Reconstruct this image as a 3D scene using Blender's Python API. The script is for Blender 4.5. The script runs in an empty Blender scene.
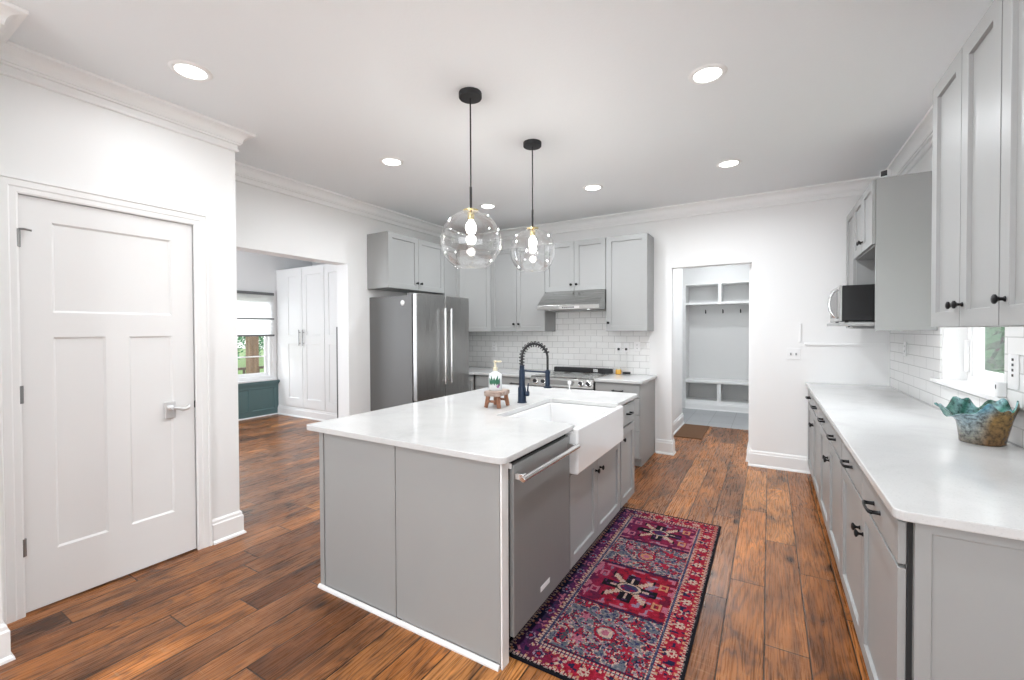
import bpy, bmesh, math, random
from mathutils import Vector, Matrix
from math import pi, sin, cos, radians

S = bpy.context.scene
C = S.collection
random.seed(7)

# ---------------------------------------------------------------- camera
F_PX = 435.313
cam_d = bpy.data.cameras.new('camera')
cam = bpy.data.objects.new('camera', cam_d)
C.objects.link(cam)
cam_d.sensor_fit = 'HORIZONTAL'
cam_d.sensor_width = 36.0
cam_d.lens = F_PX / 1024 * 36.0
cam_d.shift_y = -3.046 / 1024
cam_d.clip_start = 0.02
cam_d.clip_end = 300
cam.matrix_world = (Matrix.Translation((0, 0, 1.441)) @ Matrix.Rotation(radians(30.582), 4, 'Z')
                    @ Matrix.Rotation(radians(90 - 0.799), 4, 'X') @ Matrix.Rotation(radians(-0.236), 4, 'Z'))
S.camera = cam

# ---------------------------------------------------------------- view, world, daylight
S.view_settings.view_transform = 'Standard'
S.view_settings.look = 'None'
S.view_settings.gamma = 1.0
S.view_settings.use_curve_mapping = False
S.view_settings.exposure = 0.5

world = bpy.data.worlds.new('world')
S.world = world
world.use_nodes = True
wn = world.node_tree
wn.nodes.clear()
wo = wn.nodes.new('ShaderNodeOutputWorld')
wb = wn.nodes.new('ShaderNodeBackground')
sky = wn.nodes.new('ShaderNodeTexSky')
sky.sky_type = 'HOSEK_WILKIE'
sky.sun_direction = (0.5, -0.6, 0.62)
sky.turbidity = 6.0
sky.ground_albedo = 0.4
wmix = wn.nodes.new('ShaderNodeMixRGB')
wmix.inputs[0].default_value = 0.75
wmix.inputs[2].default_value = (1, 1, 1, 1)
wn.links.new(sky.outputs[0], wmix.inputs[1])
wn.links.new(wmix.outputs[0], wb.inputs[0])
wb.inputs[1].default_value = 1.7
wn.links.new(wb.outputs[0], wo.inputs[0])


def area_light(name, loc, direction, sx, sy, power, color=(1, 1, 1), parent=None, shape='RECTANGLE', spread=180):
    l = bpy.data.lights.new(name, 'AREA')
    l.shape = shape
    l.size = sx
    if shape in ('RECTANGLE', 'ELLIPSE'):
        l.size_y = sy
    l.energy = power
    l.color = color
    l.spread = radians(spread)
    o = bpy.data.objects.new(name, l)
    C.objects.link(o)
    o.location = loc
    o.rotation_euler = Vector(direction).to_track_quat('-Z', 'Y').to_euler()
    if parent:
        o.parent = parent
    return o


DAY = (0.935, 0.988, 1.055)
LAMP = (0.945, 0.988, 1.03)
P_REAR = 46      # soft fill added behind the camera, no known window there
P_LEFT = 60       # daylight through the dining room window
P_DINE = 45       # fill added to brighten the dining room, no window behind it
P_SIDE = 38       # kitchen side window
P_LAMP = 11       # each recessed lamp
P_MUD = 9        # mudroom lamp
area_light('rear_fill', (-1.0, -3.35, 1.4), (0, 1, 0.45), 3.2, 2.1, P_REAR, DAY)  # unseen fill panel added for soft, even room light
area_light('dining_daylight', (-8.35, 3.7, 2.45), (1, 0.05, -0.85), 1.3, 0.7, P_LEFT, DAY)
area_light('dining_fill', (-6.0, 1.1, 1.5), (0, 1, 0), 2.4, 1.7, P_DINE, DAY)  # added fill panel in front of a solid wall
area_light('side_daylight', (2.35, 3.3, 2.55), (-1, -0.05, -0.55), 1.3, 1.1, P_SIDE, DAY)

# ---------------------------------------------------------------- materials
MATS = {}


def mat(name, col, rough=0.5, metal=0.0, spec=0.5, emit=None, estr=0.0, coat=0.0):
    m = bpy.data.materials.new(name)
    m.use_nodes = True
    b = m.node_tree.nodes['Principled BSDF']
    b.inputs['Base Color'].default_value = (*col, 1)
    b.inputs['Roughness'].default_value = rough
    b.inputs['Metallic'].default_value = metal
    b.inputs['Specular IOR Level'].default_value = spec
    b.inputs['Coat Weight'].default_value = coat
    if emit:
        b.inputs['Emission Color'].default_value = (*emit, 1)
        b.inputs['Emission Strength'].default_value = estr
    MATS[name] = m
    return m


class NT:
    """small node-building helper"""
    def __init__(s, m):
        s.m = m
        s.t = m.node_tree
        s.b = s.t.nodes['Principled BSDF']

    def n(s, typ, **kw):
        x = s.t.nodes.new(typ)
        for k, v in kw.items():
            setattr(x, k, v)
        return x

    def l(s, a, b):
        s.t.links.new(a, b)

    def math(s, op, a, b=None, c=None):
        x = s.n('ShaderNodeMath', operation=op)
        for i, v in enumerate((a, b, c)):
            if v is None:
                continue
            if isinstance(v, (int, float)):
                x.inputs[i].default_value = v
            else:
                s.l(v, x.inputs[i])
        return x.outputs[0]

    def noise(s, vec, scale, detail=3, rough=0.5, dist=0.0):
        x = s.n('ShaderNodeTexNoise')
        x.inputs['Scale'].default_value = scale
        x.inputs['Detail'].default_value = detail
        x.inputs['Roughness'].default_value = rough
        x.inputs['Distortion'].default_value = dist
        if vec is not None:
            s.l(vec, x.inputs['Vector'])
        return x.outputs['Fac']

    def ramp(s, fac, stops, interp='LINEAR'):
        x = s.n('ShaderNodeValToRGB')
        x.color_ramp.interpolation = interp
        e = x.color_ramp.elements
        while len(e) > 1:
            e.remove(e[-1])
        e[0].position = stops[0][0]
        e[0].color = (*stops[0][1], 1)
        for p, c in stops[1:]:
            k = e.new(p)
            k.color = (*c, 1)
        s.l(fac, x.inputs[0])
        return x.outputs[0]

    def mix(s, fac, a, b, mode='MIX'):
        x = s.n('ShaderNodeMixRGB', blend_type=mode)
        for i, v in enumerate((fac, a, b)):
            if isinstance(v, (int, float)):
                x.inputs[i].default_value = v
            elif isinstance(v, tuple):
                x.inputs[i].default_value = (*v, 1)
            else:
                s.l(v, x.inputs[i])
        return x.outputs[0]

    def obj(s):
        return s.n('ShaderNodeTexCoord').outputs['Object']

    def xyz(s, v):
        x = s.n('ShaderNodeSeparateXYZ')
        s.l(v, x.inputs[0])
        return x.outputs

    def vec(s, a, b, c):
        x = s.n('ShaderNodeCombineXYZ')
        for i, v in enumerate((a, b, c)):
            if isinstance(v, (int, float)):
                x.inputs[i].default_value = v
            else:
                s.l(v, x.inputs[i])
        return x.outputs[0]

    def scale(s, v, sc):
        x = s.n('ShaderNodeMapping')
        s.l(v, x.inputs[0])
        x.inputs['Scale'].default_value = sc
        return x.outputs[0]

    def bump(s, h, strength, dist=0.01):
        x = s.n('ShaderNodeBump')
        x.inputs['Strength'].default_value = strength
        x.inputs['Distance'].default_value = dist
        s.l(h, x.inputs['Height'])
        s.l(x.outputs[0], s.b.inputs['Normal'])


def paint(name, col, rough=0.45, bump=0.04, scale=220):
    m = mat(name, col, rough)
    t = NT(m)
    o = t.obj()
    t.bump(t.noise(o, scale, 2), bump, 0.002)
    return m


M_WALL = paint('wall_paint', (0.86, 0.86, 0.855), 0.6, 0.05, 90)
M_CEIL = paint('ceiling_paint', (0.835, 0.86, 0.875), 0.8, 0.25, 60)
M_TRIM = paint('trim_paint', (0.88, 0.88, 0.875), 0.35, 0.01)
M_DOOR = paint('door_paint', (0.84, 0.84, 0.835), 0.35, 0.02)
M_CAB = paint('cabinet_paint', (0.335, 0.338, 0.333), 0.38, 0.02)
M_CABW = paint('cupboard_paint', (0.84, 0.84, 0.83), 0.4, 0.02)
M_BENCH = paint('mudroom_paint', (0.72, 0.72, 0.71), 0.45, 0.02)
M_TEAL = paint('teal_paint', (0.105, 0.185, 0.19), 0.4, 0.02)
M_BLACK = mat('black_metal', (0.012, 0.012, 0.013), 0.35, 0.6)
M_BLACKM = mat('matte_black', (0.015, 0.015, 0.017), 0.5, 0.0)
M_NAVY = mat('faucet_navy', (0.005, 0.017, 0.042), 0.34, 0.3)
M_CHROME = mat('chrome', (0.78, 0.78, 0.78), 0.15, 1.0)
M_SATIN = mat('satin_chrome', (0.72, 0.72, 0.72), 0.3, 0.55)
M_HINGE = mat('satin_nickel', (0.30, 0.30, 0.30), 0.35, 0.9)
M_BRASS = mat('brass', (0.75, 0.62, 0.33), 0.25, 1.0)
M_WHITE = mat('white_plastic', (0.85, 0.85, 0.85), 0.35)
M_PORC = mat('white_porcelain', (0.76, 0.76, 0.76), 0.12, 0.0, 0.5, coat=0.4)
M_DARKGLASS = mat('black_glass', (0.012, 0.012, 0.013), 0.2, 0.0)
M_DARK_GAP = mat('dark_gap', (0.02, 0.02, 0.02), 0.8)
M_SHADE = mat('shade_fabric', (0.85, 0.85, 0.84), 0.8)

M_RAIL = mat('grey_rail', (0.16, 0.16, 0.16), 0.4, 0.3)
M_LEMIT = mat('lamp_diffuser', (0.9, 0.9, 0.9), 0.5, emit=(1, 0.985, 0.96), estr=6.0)
M_BULB = mat('bulb_glow', (0.9, 0.9, 0.9), 0.5, emit=(1, 0.97, 0.92), estr=7.0)
M_SOAP = mat('soap_bottle_plastic', (0.66, 0.68, 0.69), 0.25)
M_AMBER = mat('amber_glass', (0.62, 0.33, 0.05), 0.25)
M_PURPLE = mat('purple_print', (0.25, 0.06, 0.22), 0.5)
M_LGREEN = mat('green_print', (0.015, 0.11, 0.06), 0.5)
M_PUMP = mat('pump_cream', (0.66, 0.60, 0.44), 0.4)
M_BRONZE = mat('brown_mat_edge', (0.05, 0.035, 0.025), 0.9)


def glass_mat(name, tint=(1, 1, 1), refl=1.0):
    m = bpy.data.materials.new(name)
    m.use_nodes = True
    t = m.node_tree
    t.nodes.clear()
    o = t.nodes.new('ShaderNodeOutputMaterial')
    mx = t.nodes.new('ShaderNodeMixShader')
    tr = t.nodes.new('ShaderNodeBsdfTransparent')
    tr.inputs[0].default_value = (*tint, 1)
    gl = t.nodes.new('ShaderNodeBsdfGlossy')
    gl.inputs[0].default_value = (1, 1, 1, 1)
    gl.inputs[1].default_value = 0.02
    lw = t.nodes.new('ShaderNodeLayerWeight')
    lw.inputs[0].default_value = 0.5
    pw = t.nodes.new('ShaderNodeMath')
    pw.operation = 'POWER'
    pw.inputs[1].default_value = 3.2
    t.links.new(lw.outputs['Facing'], pw.inputs[0])
    mu = t.nodes.new('ShaderNodeMath')
    mu.operation = 'MULTIPLY_ADD'
    mu.inputs[1].default_value = 0.75 * refl
    mu.inputs[2].default_value = 0.045 * refl
    t.links.new(pw.outputs[0], mu.inputs[0])
    t.links.new(mu.outputs[0], mx.inputs[0])
    t.links.new(tr.outputs[0], mx.inputs[1])
    t.links.new(gl.outputs[0], mx.inputs[2])
    t.links.new(mx.outputs[0], o.inputs[0])
    return m


M_GLOBE = glass_mat('clear_globe_glass', (0.985, 0.985, 0.985), 1.15)
M_PANE = glass_mat('window_glass', (0.97, 0.98, 0.98), 0.6)


def steel(name, base, rough, axis):
    m = mat(name, base, rough, 1.0)
    t = NT(m)
    sc = {'z': (900, 900, 3), 'y': (700, 3, 700), 'x': (3, 700, 700)}[axis]
    v = t.scale(t.obj(), sc)
    n = t.noise(v, 1.0, 2)
    r = t.n('ShaderNodeMapRange')
    r.inputs[3].default_value = rough - 0.05
    r.inputs[4].default_value = rough + 0.1
    t.l(n, r.inputs[0])
    t.l(r.outputs[0], t.b.inputs['Roughness'])
    t.bump(n, 0.04, 0.001)
    return m


M_STEEL = steel('brushed_steel', (0.40, 0.40, 0.395), 0.27, 'z')
M_STEELD = steel('dark_brushed_steel', (0.285, 0.29, 0.285), 0.5, 'z')
M_STEELD.node_tree.nodes['Principled BSDF'].inputs['Metallic'].default_value = 0.45
M_STEELH = steel('hood_steel', (0.48, 0.48, 0.47), 0.24, 'x')
M_FSIDE = mat('fridge_side_grey', (0.16, 0.16, 0.158), 0.5, 0.2)

t = NT(M_SHADE)
tl = t.n('ShaderNodeBsdfTranslucent')
tl.inputs[0].default_value = (0.9, 0.9, 0.9, 1)
ms = t.n('ShaderNodeMixShader')
ms.inputs[0].default_value = 0.5
t.l(t.b.outputs[0], ms.inputs[1])
t.l(tl.outputs[0], ms.inputs[2])
t.l(ms.outputs[0], t.t.nodes['Material Output'].inputs[0])

# quartz
M_QUARTZ = mat('white_quartz', (0.80, 0.80, 0.79), 0.13)
t = NT(M_QUARTZ)
o_ = t.obj()
a_ = t.noise(o_, 3.0, 6, 0.6, 0.6)
b_ = t.noise(o_, 160, 2)
c_ = t.ramp(a_, [(0.3, (0.55, 0.55, 0.545)), (0.5, (0.61, 0.61, 0.605)), (0.75, (0.64, 0.64, 0.635))])
d_ = t.ramp(b_, [(0.28, (0.90, 0.90, 0.90)), (0.42, (1, 1, 1))])
t.l(t.mix(1.0, c_, d_, 'MULTIPLY'), t.b.inputs['Base Color'])


def wood_floor():
    m = mat('plank_floor', (0.3, 0.15, 0.08), 0.32)
    t = NT(m)
    x, y, z = t.xyz(t.obj())
    W, L = 0.174, 1.15
    u = t.math('DIVIDE', t.math('ADD', x, 0.015 + 40 * W), W)
    row = t.math('FLOOR', u)
    fu = t.math('FRACT', u)
    wr = t.n('ShaderNodeTexWhiteNoise', noise_dimensions='1D')
    t.l(row, wr.inputs['W'])
    v = t.math('DIVIDE', t.math('ADD', t.math('ADD', y, 30.0), t.math('MULTIPLY', wr.outputs[0], 7.3)), L)
    colm = t.math('FLOOR', v)
    fv = t.math('FRACT', v)
    wp = t.n('ShaderNodeTexWhiteNoise', noise_dimensions='2D')
    t.l(t.vec(row, colm, 0), wp.inputs['Vector'])
    pid = wp.outputs['Value']
    wp2 = t.n('ShaderNodeTexWhiteNoise', noise_dimensions='2D')
    t.l(t.vec(t.math('ADD', row, 17.3), t.math('ADD', colm, 5.1), 0), wp2.inputs['Vector'])
    pid2 = wp2.outputs['Value']
    off = t.math('MULTIPLY', pid, 37.0)
    # cathedral grain: rings of a stretched, warped field
    gv = t.vec(t.math('ADD', t.math('MULTIPLY', x, 9.0), off), t.math('MULTIPLY', y, 0.9), off)
    field = t.noise(gv, 1.0, 2, 0.45, 0.6)
    rings = t.math('FRACT', t.math('MULTIPLY', field, 15.0))
    rings = t.math('ABSOLUTE', t.math('SUBTRACT', rings, 0.5))
    # fine fibre
    fine = t.noise(t.vec(t.math('ADD', t.math('MULTIPLY', x, 150.0), off), t.math('MULTIPLY', y, 5.0), off), 1.0, 4, 0.65)
    # broad patches (worn, smoky)
    patch = t.noise(t.vec(t.math('ADD', t.math('MULTIPLY', x, 5.0), off), t.math('MULTIPLY', y, 2.2), off), 1.0, 4, 0.6, 0.5)
    base = t.ramp(pid, [(0.0, (0.150, 0.053, 0.016)), (0.2, (0.29, 0.103, 0.027)), (0.45, (0.44, 0.162, 0.042)),
                        (0.7, (0.24, 0.094, 0.034)), (0.85, (0.38, 0.148, 0.045)), (1.0, (0.56, 0.235, 0.072))])
    col = t.mix(t.ramp(rings, [(0.0, (0.75, 0.75, 0.75)), (0.26, (0.0, 0.0, 0.0))]), base, (0.10, 0.040, 0.018))
    fr = t.ramp(fine, [(0.32, (0.55, 0.50, 0.46)), (0.5, (1.0, 1.0, 1.0)), (0.70, (1.30, 1.28, 1.25))])
    col = t.mix(0.85, col, fr, 'MULTIPLY')
    smoky = t.ramp(patch, [(0.33, (0.26, 0.25, 0.25)), (0.45, (0.80, 0.80, 0.80)), (0.56, (1.0, 1.0, 1.0)), (0.70, (1.5, 1.52, 1.55))])
    col = t.mix(0.9, col, smoky, 'MULTIPLY')
    # knots
    vo = t.n('ShaderNodeTexVoronoi', feature='F1')
    vo.inputs['Scale'].default_value = 1.0
    t.l(t.vec(t.math('ADD', t.math('MULTIPLY', x, 4.2), off), t.math('MULTIPLY', y, 1.9), 0), vo.inputs['Vector'])
    kd = t.math('ADD', vo.outputs['Distance'], t.math('MULTIPLY', t.math('SUBTRACT', fine, 0.5), 0.10))
    kn = t.ramp(kd, [(0.04, (1, 1, 1)), (0.15, (0, 0, 0))])
    col = t.mix(t.math('MULTIPLY', kn, t.math('GREATER_THAN', pid2, 0.35)), col, (0.03, 0.014, 0.008))
    # saw marks across the plank
    saw = t.noise(t.vec(t.math('MULTIPLY', x, 6.0), t.math('MULTIPLY', y, 95.0), off), 1.0, 2, 0.6)
    sawm = t.math('MULTIPLY', t.ramp(patch, [(0.52, (0, 0, 0)), (0.66, (1, 1, 1))]), t.math('GREATER_THAN', saw, 0.60))
    col = t.mix(t.math('MULTIPLY', sawm, 0.35), col, (0.42, 0.26, 0.15))
    # joints
    e1 = t.math('MINIMUM', fu, t.math('SUBTRACT', 1.0, fu))
    e2 = t.math('MULTIPLY', t.math('MINIMUM', fv, t.math('SUBTRACT', 1.0, fv)), L / W)
    e = t.math('MINIMUM', e1, e2)
    joint = t.ramp(e, [(0.010, (0, 0, 0)), (0.026, (1, 1, 1))])
    col = t.mix(joint, (0.022, 0.010, 0.005), col)
    t.l(col, t.b.inputs['Base Color'])
    r = t.n('ShaderNodeMapRange')
    r.inputs[3].default_value = 0.2
    r.inputs[4].default_value = 0.36
    t.b.inputs['Specular IOR Level'].default_value = 0.34
    t.l(fine, r.inputs[0])
    t.l(r.outputs[0], t.b.inputs['Roughness'])
    h = t.math('ADD', t.math('MULTIPLY', fine, 0.25), joint)
    t.bump(h, 0.25, 0.003)
    return m


M_FLOOR = wood_floor()


def tile_mat(name, axis, bw, rh, c1, c2, grout, rough, mortar=0.0035, offset=0.5, z0=0.0):
    m = mat(name, c1, rough)
    t = NT(m)
    x, y, z = t.xyz(t.obj())
    br = t.n('ShaderNodeTexBrick')
    br.offset = offset
    br.inputs['Scale'].default_value = 1.0
    br.inputs['Brick Width'].default_value = bw
    br.inputs['Row Height'].default_value = rh
    br.inputs['Mortar Size'].default_value = mortar
    br.inputs['Mortar Smooth'].default_value = 0.3
    br.inputs['Color1'].default_value = (*c1, 1)
    br.inputs['Color2'].default_value = (*c2, 1)
    br.inputs['Mortar'].default_value = (*grout, 1)
    a, b = {'xz': (x, z), 'yz': (y, z), 'xy': (x, y)}[axis]
    t.l(t.vec(t.math('ADD', a, 20.0), t.math('SUBTRACT', b, z0), 0), br.inputs['Vector'])
    t.l(br.outputs['Color'], t.b.inputs['Base Color'])
    inv = t.math('SUBTRACT', 1.0, br.outputs['Fac'])
    t.bump(inv, 0.5, 0.002)
    return m


M_TILEX = tile_mat('subway_tile_back', 'xz', 0.153, 0.0765, (0.84, 0.84, 0.83), (0.80, 0.80, 0.79), (0.56, 0.56, 0.55), 0.12, z0=0.914)
M_TILEY = tile_mat('subway_tile_side', 'yz', 0.306, 0.0815, (0.85, 0.85, 0.84), (0.83, 0.83, 0.82), (0.56, 0.56, 0.55), 0.12, z0=0.914)
M_TILEF = tile_mat('mudroom_floor_tile', 'xy', 0.32, 0.62, (0.36, 0.37, 0.38), (0.40, 0.41, 0.42), (0.2, 0.2, 0.2), 0.4, offset=0.0)


def simple_wood(name, c1, c2, scale=(6, 60, 60), rough=0.5):
    m = mat(name, c1, rough)
    t = NT(m)
    n = t.noise(t.scale(t.obj(), scale), 1.0, 4, 0.6, 0.5)
    t.l(t.ramp(n, [(0.3, c1), (0.7, c2)]), t.b.inputs['Base Color'])
    t.bump(n, 0.2, 0.002)
    return m


M_STOOL = simple_wood('stool_wood', (0.15, 0.058, 0.028), (0.34, 0.15, 0.08), (40, 40, 8))
M_STOOLT = simple_wood('stool_top_wood', (0.20, 0.12, 0.085), (0.46, 0.38, 0.33), (50, 8, 50))
M_POST = simple_wood('porch_post_wood', (0.16, 0.10, 0.06), (0.30, 0.20, 0.12), (20, 20, 2))
M_DECK = simple_wood('porch_wood', (0.10, 0.07, 0.05), (0.20, 0.15, 0.11), (3, 30, 30))
M_DOORMAT = simple_wood('doormat_fibre', (0.10, 0.045, 0.018), (0.16, 0.075, 0.03), (90, 90, 90), 0.9)


def leaf_mat(name, c1, c2):
    m = mat(name, c1, 0.6)
    t = NT(m)
    n = t.noise(t.obj(), 1.5, 4, 0.7)
    t.l(t.ramp(n, [(0.3, c1), (0.7, c2)]), t.b.inputs['Base Color'])
    return m


M_LEAF = leaf_mat('tree_leaves', (0.03, 0.17, 0.07), (0.12, 0.38, 0.16))
M_LEAF2 = leaf_mat('hedge_leaves', (0.035, 0.18, 0.07), (0.14, 0.40, 0.17))
M_GRASS = leaf_mat('lawn_grass', (0.16, 0.30, 0.09), (0.30, 0.44, 0.16))
M_BARK = simple_wood('bark', (0.06, 0.045, 0.03), (0.14, 0.11, 0.08), (20, 20, 3), 0.9)

# ---------------------------------------------------------------- mesh helpers


def box(bm, x0, x1, y0, y1, z0, z1, M=None):
    vs = [bm.verts.new(Vector(p) if M is None else M @ Vector(p)) for p in
          ((x0, y0, z0), (x1, y0, z0), (x1, y1, z0), (x0, y1, z0), (x0, y0, z1), (x1, y0, z1), (x1, y1, z1), (x0, y1, z1))]
    for f in ((3, 2, 1, 0), (4, 5, 6, 7), (0, 1, 5, 4), (1, 2, 6, 5), (2, 3, 7, 6), (3, 0, 4, 7)):
        bm.faces.new([vs[i] for i in f])
    return vs


def prism(bm, pts, axis, a0, a1):
    """extrude a 2-D polygon along an axis ('x','y','z'); pts are the other two coordinates in order"""
    def mk(p, a):
        if axis == 'z':
            return (p[0], p[1], a)
        if axis == 'x':
            return (a, p[0], p[1])
        return (p[0], a, p[1])
    lo = [bm.verts.new(mk(p, a0)) for p in pts]
    hi = [bm.verts.new(mk(p, a1)) for p in pts]
    n = len(pts)
    bm.faces.new(lo[::-1])
    bm.faces.new(hi)
    for i in range(n):
        j = (i + 1) % n
        bm.faces.new((lo[i], lo[j], hi[j], hi[i]))


def lathe(bm, prof, seg=24, M=None, cap=True):
    """profile of (r, z) from bottom to top, turned about z"""
    rings = []
    for r, z in prof:
        ring = []
        for i in range(seg):
            a = 2 * pi * i / seg
            p = Vector((r * cos(a), r * sin(a), z))
            ring.append(bm.verts.new(M @ p if M else p))
        rings.append(ring)
    for k in range(len(rings) - 1):
        for i in range(seg):
            j = (i + 1) % seg
            bm.faces.new((rings[k][i], rings[k][j], rings[k + 1][j], rings[k + 1][i]))
    if cap:
        if prof[0][0] > 1e-5:
            bm.faces.new(rings[0][::-1])
        if prof[-1][0] > 1e-5:
            bm.faces.new(rings[-1])


def tube(bm, pts, r, seg=10, cap=True):
    pts = [Vector(p) for p in pts]
    rs = r if isinstance(r, (list, tuple)) else [r] * len(pts)
    rings = []
    up = None
    for i, p in enumerate(pts):
        d = (pts[min(i + 1, len(pts) - 1)] - pts[max(i - 1, 0)]).normalized()
        if up is None:
            up = Vector((0, 0, 1)) if abs(d.z) < 0.9 else Vector((1, 0, 0))
        a = d.cross(up).normalized()
        up = a.cross(d).normalized()
        rings.append([bm.verts.new(p + (a * cos(2 * pi * k / seg) + up * sin(2 * pi * k / seg)) * rs[i]) for k in range(seg)])
    for k in range(len(rings) - 1):
        for i in range(seg):
            j = (i + 1) % seg
            bm.faces.new((rings[k][i], rings[k][j], rings[k + 1][j], rings[k + 1][i]))
    if cap:
        bm.faces.new(rings[0][::-1])
        bm.faces.new(rings[-1])


def obj(name, bm, m, parent=None, bevel=0.0, smooth=False, seg=2, auto=None):
    bmesh.ops.remove_doubles(bm, verts=bm.verts, dist=1e-6)
    bmesh.ops.recalc_face_normals(bm, faces=bm.faces)
    me = bpy.data.meshes.new(name)
    bm.to_mesh(me)
    bm.free()
    if isinstance(m, (list, tuple)):
        for q in m:
            me.materials.append(q)
    else:
        me.materials.append(m)
    o = bpy.data.objects.new(name, me)
    C.objects.link(o)
    if parent:
        o.parent = parent
    if smooth:
        for p in me.polygons:
            p.use_smooth = True
        if auto:
            me.set_sharp_from_angle(angle=radians(auto))
    if bevel:
        b = o.modifiers.new('bevel', 'BEVEL')
        b.width = bevel
        b.segments = seg
        b.limit_method = 'ANGLE'
        b.angle_limit = radians(40)
    return o


def B(*boxes):
    bm = bmesh.new()
    for b in boxes:
        box(bm, *b)
    return bm


def thing(name, label, cat, loc=(0, 0, 0), rz=0.0, group=None):
    o = bpy.data.objects.new(name, None)
    C.objects.link(o)
    o.empty_display_size = 0.05
    o.location = loc
    o.rotation_euler = (0, 0, rz)
    o['label'] = label
    o['category'] = cat
    if group:
        o['group'] = group
    return o


def tag(o, label, cat, group=None):
    o['label'] = label
    o['category'] = cat
    if group:
        o['group'] = group
    return o


def struct(name, bm, m, parent=None, **kw):
    o = obj(name, bm, m, parent, **kw)
    if parent is None:
        o['kind'] = 'structure'
    return o


def wall(bm, axis, p0, p1, u0, u1, z0, z1, holes=()):
    """slab between p0 and p1 on the axis, spanning u0..u1 and z0..z1, with rectangular holes (ua,ub,za,zb)"""
    us = sorted({u0, u1, *[h[0] for h in holes], *[h[1] for h in holes]})
    for a, b in zip(us[:-1], us[1:]):
        zs = [(z0, z1)]
        for h in holes:
            if h[0] <= a + 1e-6 and h[1] >= b - 1e-6:
                nz = []
                for (c, d) in zs:
                    if h[2] > c:
                        nz.append((c, min(d, h[2])))
                    if h[3] < d:
                        nz.append((max(c, h[3]), d))
                zs = nz
        for c, d in zs:
            if d - c < 1e-5:
                continue
            if axis == 'x':
                box(bm, p0, p1, a, b, c, d)
            else:
                box(bm, a, b, p0, p1, c, d)


# ---------------------------------------------------------------- dimensions of the place
ZC = 2.85
XL = -3.257       # pantry wall with the white door
XK = -3.884       # kitchen left wall
XN = -2.89        # near left wall stub
YB = 5.262        # back wall
XR = 0.973        # right wall
YP = 1.672        # end of the pantry wall
TH = 0.914        # worktop height
CB = 0.884        # cabinet top

# ---------------------------------------------------------------- structure
struct('floor', B((-8.0, 1.6, -3.6, 7.1, -0.08, 0.0)), M_FLOOR)
struct('floor_mudroom', B((-3.0, 1.0, 7.1, 9.2, -0.08, 0.0)), M_TILEF)
struct('ceiling', B((-8.0, 1.6, -3.6, 9.2, ZC, ZC + 0.1)), M_CEIL)

bm = bmesh.new()
wall(bm, 'x', XN - 0.5, XN, -3.5, 0.49, 0, ZC)
struct('wall_left_near', bm, M_WALL)
DY0, DY1, DZ = 0.628, 1.402, 2.142
bm = bmesh.new()
wall(bm, 'x', XL - 0.12, XL, 0.49, YP, 0, ZC, [(DY0 - 0.005, DY1 + 0.005, -1, DZ + 0.005)])
wall(bm, 'y', YP - 0.12, YP, XK - 0.0, XL - 0.12, 0, ZC)
struct('wall_left_pantry', bm, M_WALL)
KZ = 2.164
bm = bmesh.new()
wall(bm, 'x', XK - 0.18, XK, YP - 0.12, YB, 0, ZC, [(YP + 0.1, 3.128, -1, KZ)])
struct('wall_left_kitchen', bm, M_WALL)
OX0, OX1, OZ = -0.969, -0.162, 2.158
bm = bmesh.new()
wall(bm, 'y', YB, YB + 0.12, XK - 0.18, XR + 0.3, 0, ZC, [(OX0, OX1, -1, OZ)])
struct('wall_back', bm, M_WALL)
WY0, WY1, WZ0, WZ1 = 2.977, 3.88, 1.10, 2.25
bm = bmesh.new()
wall(bm, 'x', XR, XR + 0.15, -3.5, YB, 0, ZC, [(WY0, WY1, WZ0, WZ1)])
struct('wall_right', bm, M_WALL)
bm = bmesh.new()
wall(bm, 'y', -3.6, -3.45, XN - 0.5, XR + 0.15, 0, ZC, [(-2.6, 0.6, 0.3, 2.45)])  # unseen opening made up along with the rear fill light
struct('wall_rear', bm, M_WALL)
# dining room beyond the left opening
FX, FY = -7.461, 4.49
FWY0, FWY1, FWZ0, FWZ1 = 3.30, 4.40, 0.66, 2.08
bm = bmesh.new()
wall(bm, 'x', FX - 0.16, FX, 0.9, 5.2, 0, ZC, [(FWY0, FWY1, FWZ0, FWZ1)])
struct('wall_dining_window', bm, M_WALL)
bm = bmesh.new()
wall(bm, 'y', 5.2, 5.3, FX - 0.16, XK - 0.18, 0, ZC)
struct('wall_dining_back', bm, M_WALL)
bm = bmesh.new()
wall(bm, 'y', 0.9, 1.0, FX - 0.16, XL - 0.12, 0, ZC)
struct('wall_dining_front', bm, M_WALL)
# hall and mudroom behind the back wall
bm = bmesh.new()
wall(bm, 'x', -1.27, -1.15, YB + 0.12, 7.1, 0, ZC)
wall(bm, 'y', 7.1, 7.2, -1.6, -1.27, 0, ZC)
struct('wall_hall_left', bm, M_WALL)
bm = bmesh.new()
wall(bm, 'x', -0.19, -0.07, YB + 0.12, 9.0, 0, ZC)
struct('wall_hall_right', bm, M_WALL)
bm = bmesh.new()
wall(bm, 'y', 8.98, 9.1, -1.7, -0.07, 0, ZC)
wall(bm, 'x', -1.62, -1.5, 7.2, 9.0, 0, ZC)
struct('wall_mudroom', bm, M_WALL)

# baseboards
BBH = 0.165


def bb_profile(h=BBH, t=0.018):
    return [(0, 0), (t + 0.012, 0), (t + 0.010, 0.012), (t, 0.022), (t, h - 0.035), (t - 0.006, h - 0.028), (t - 0.007, h - 0.012), (0.004, h), (0, h)]


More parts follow.
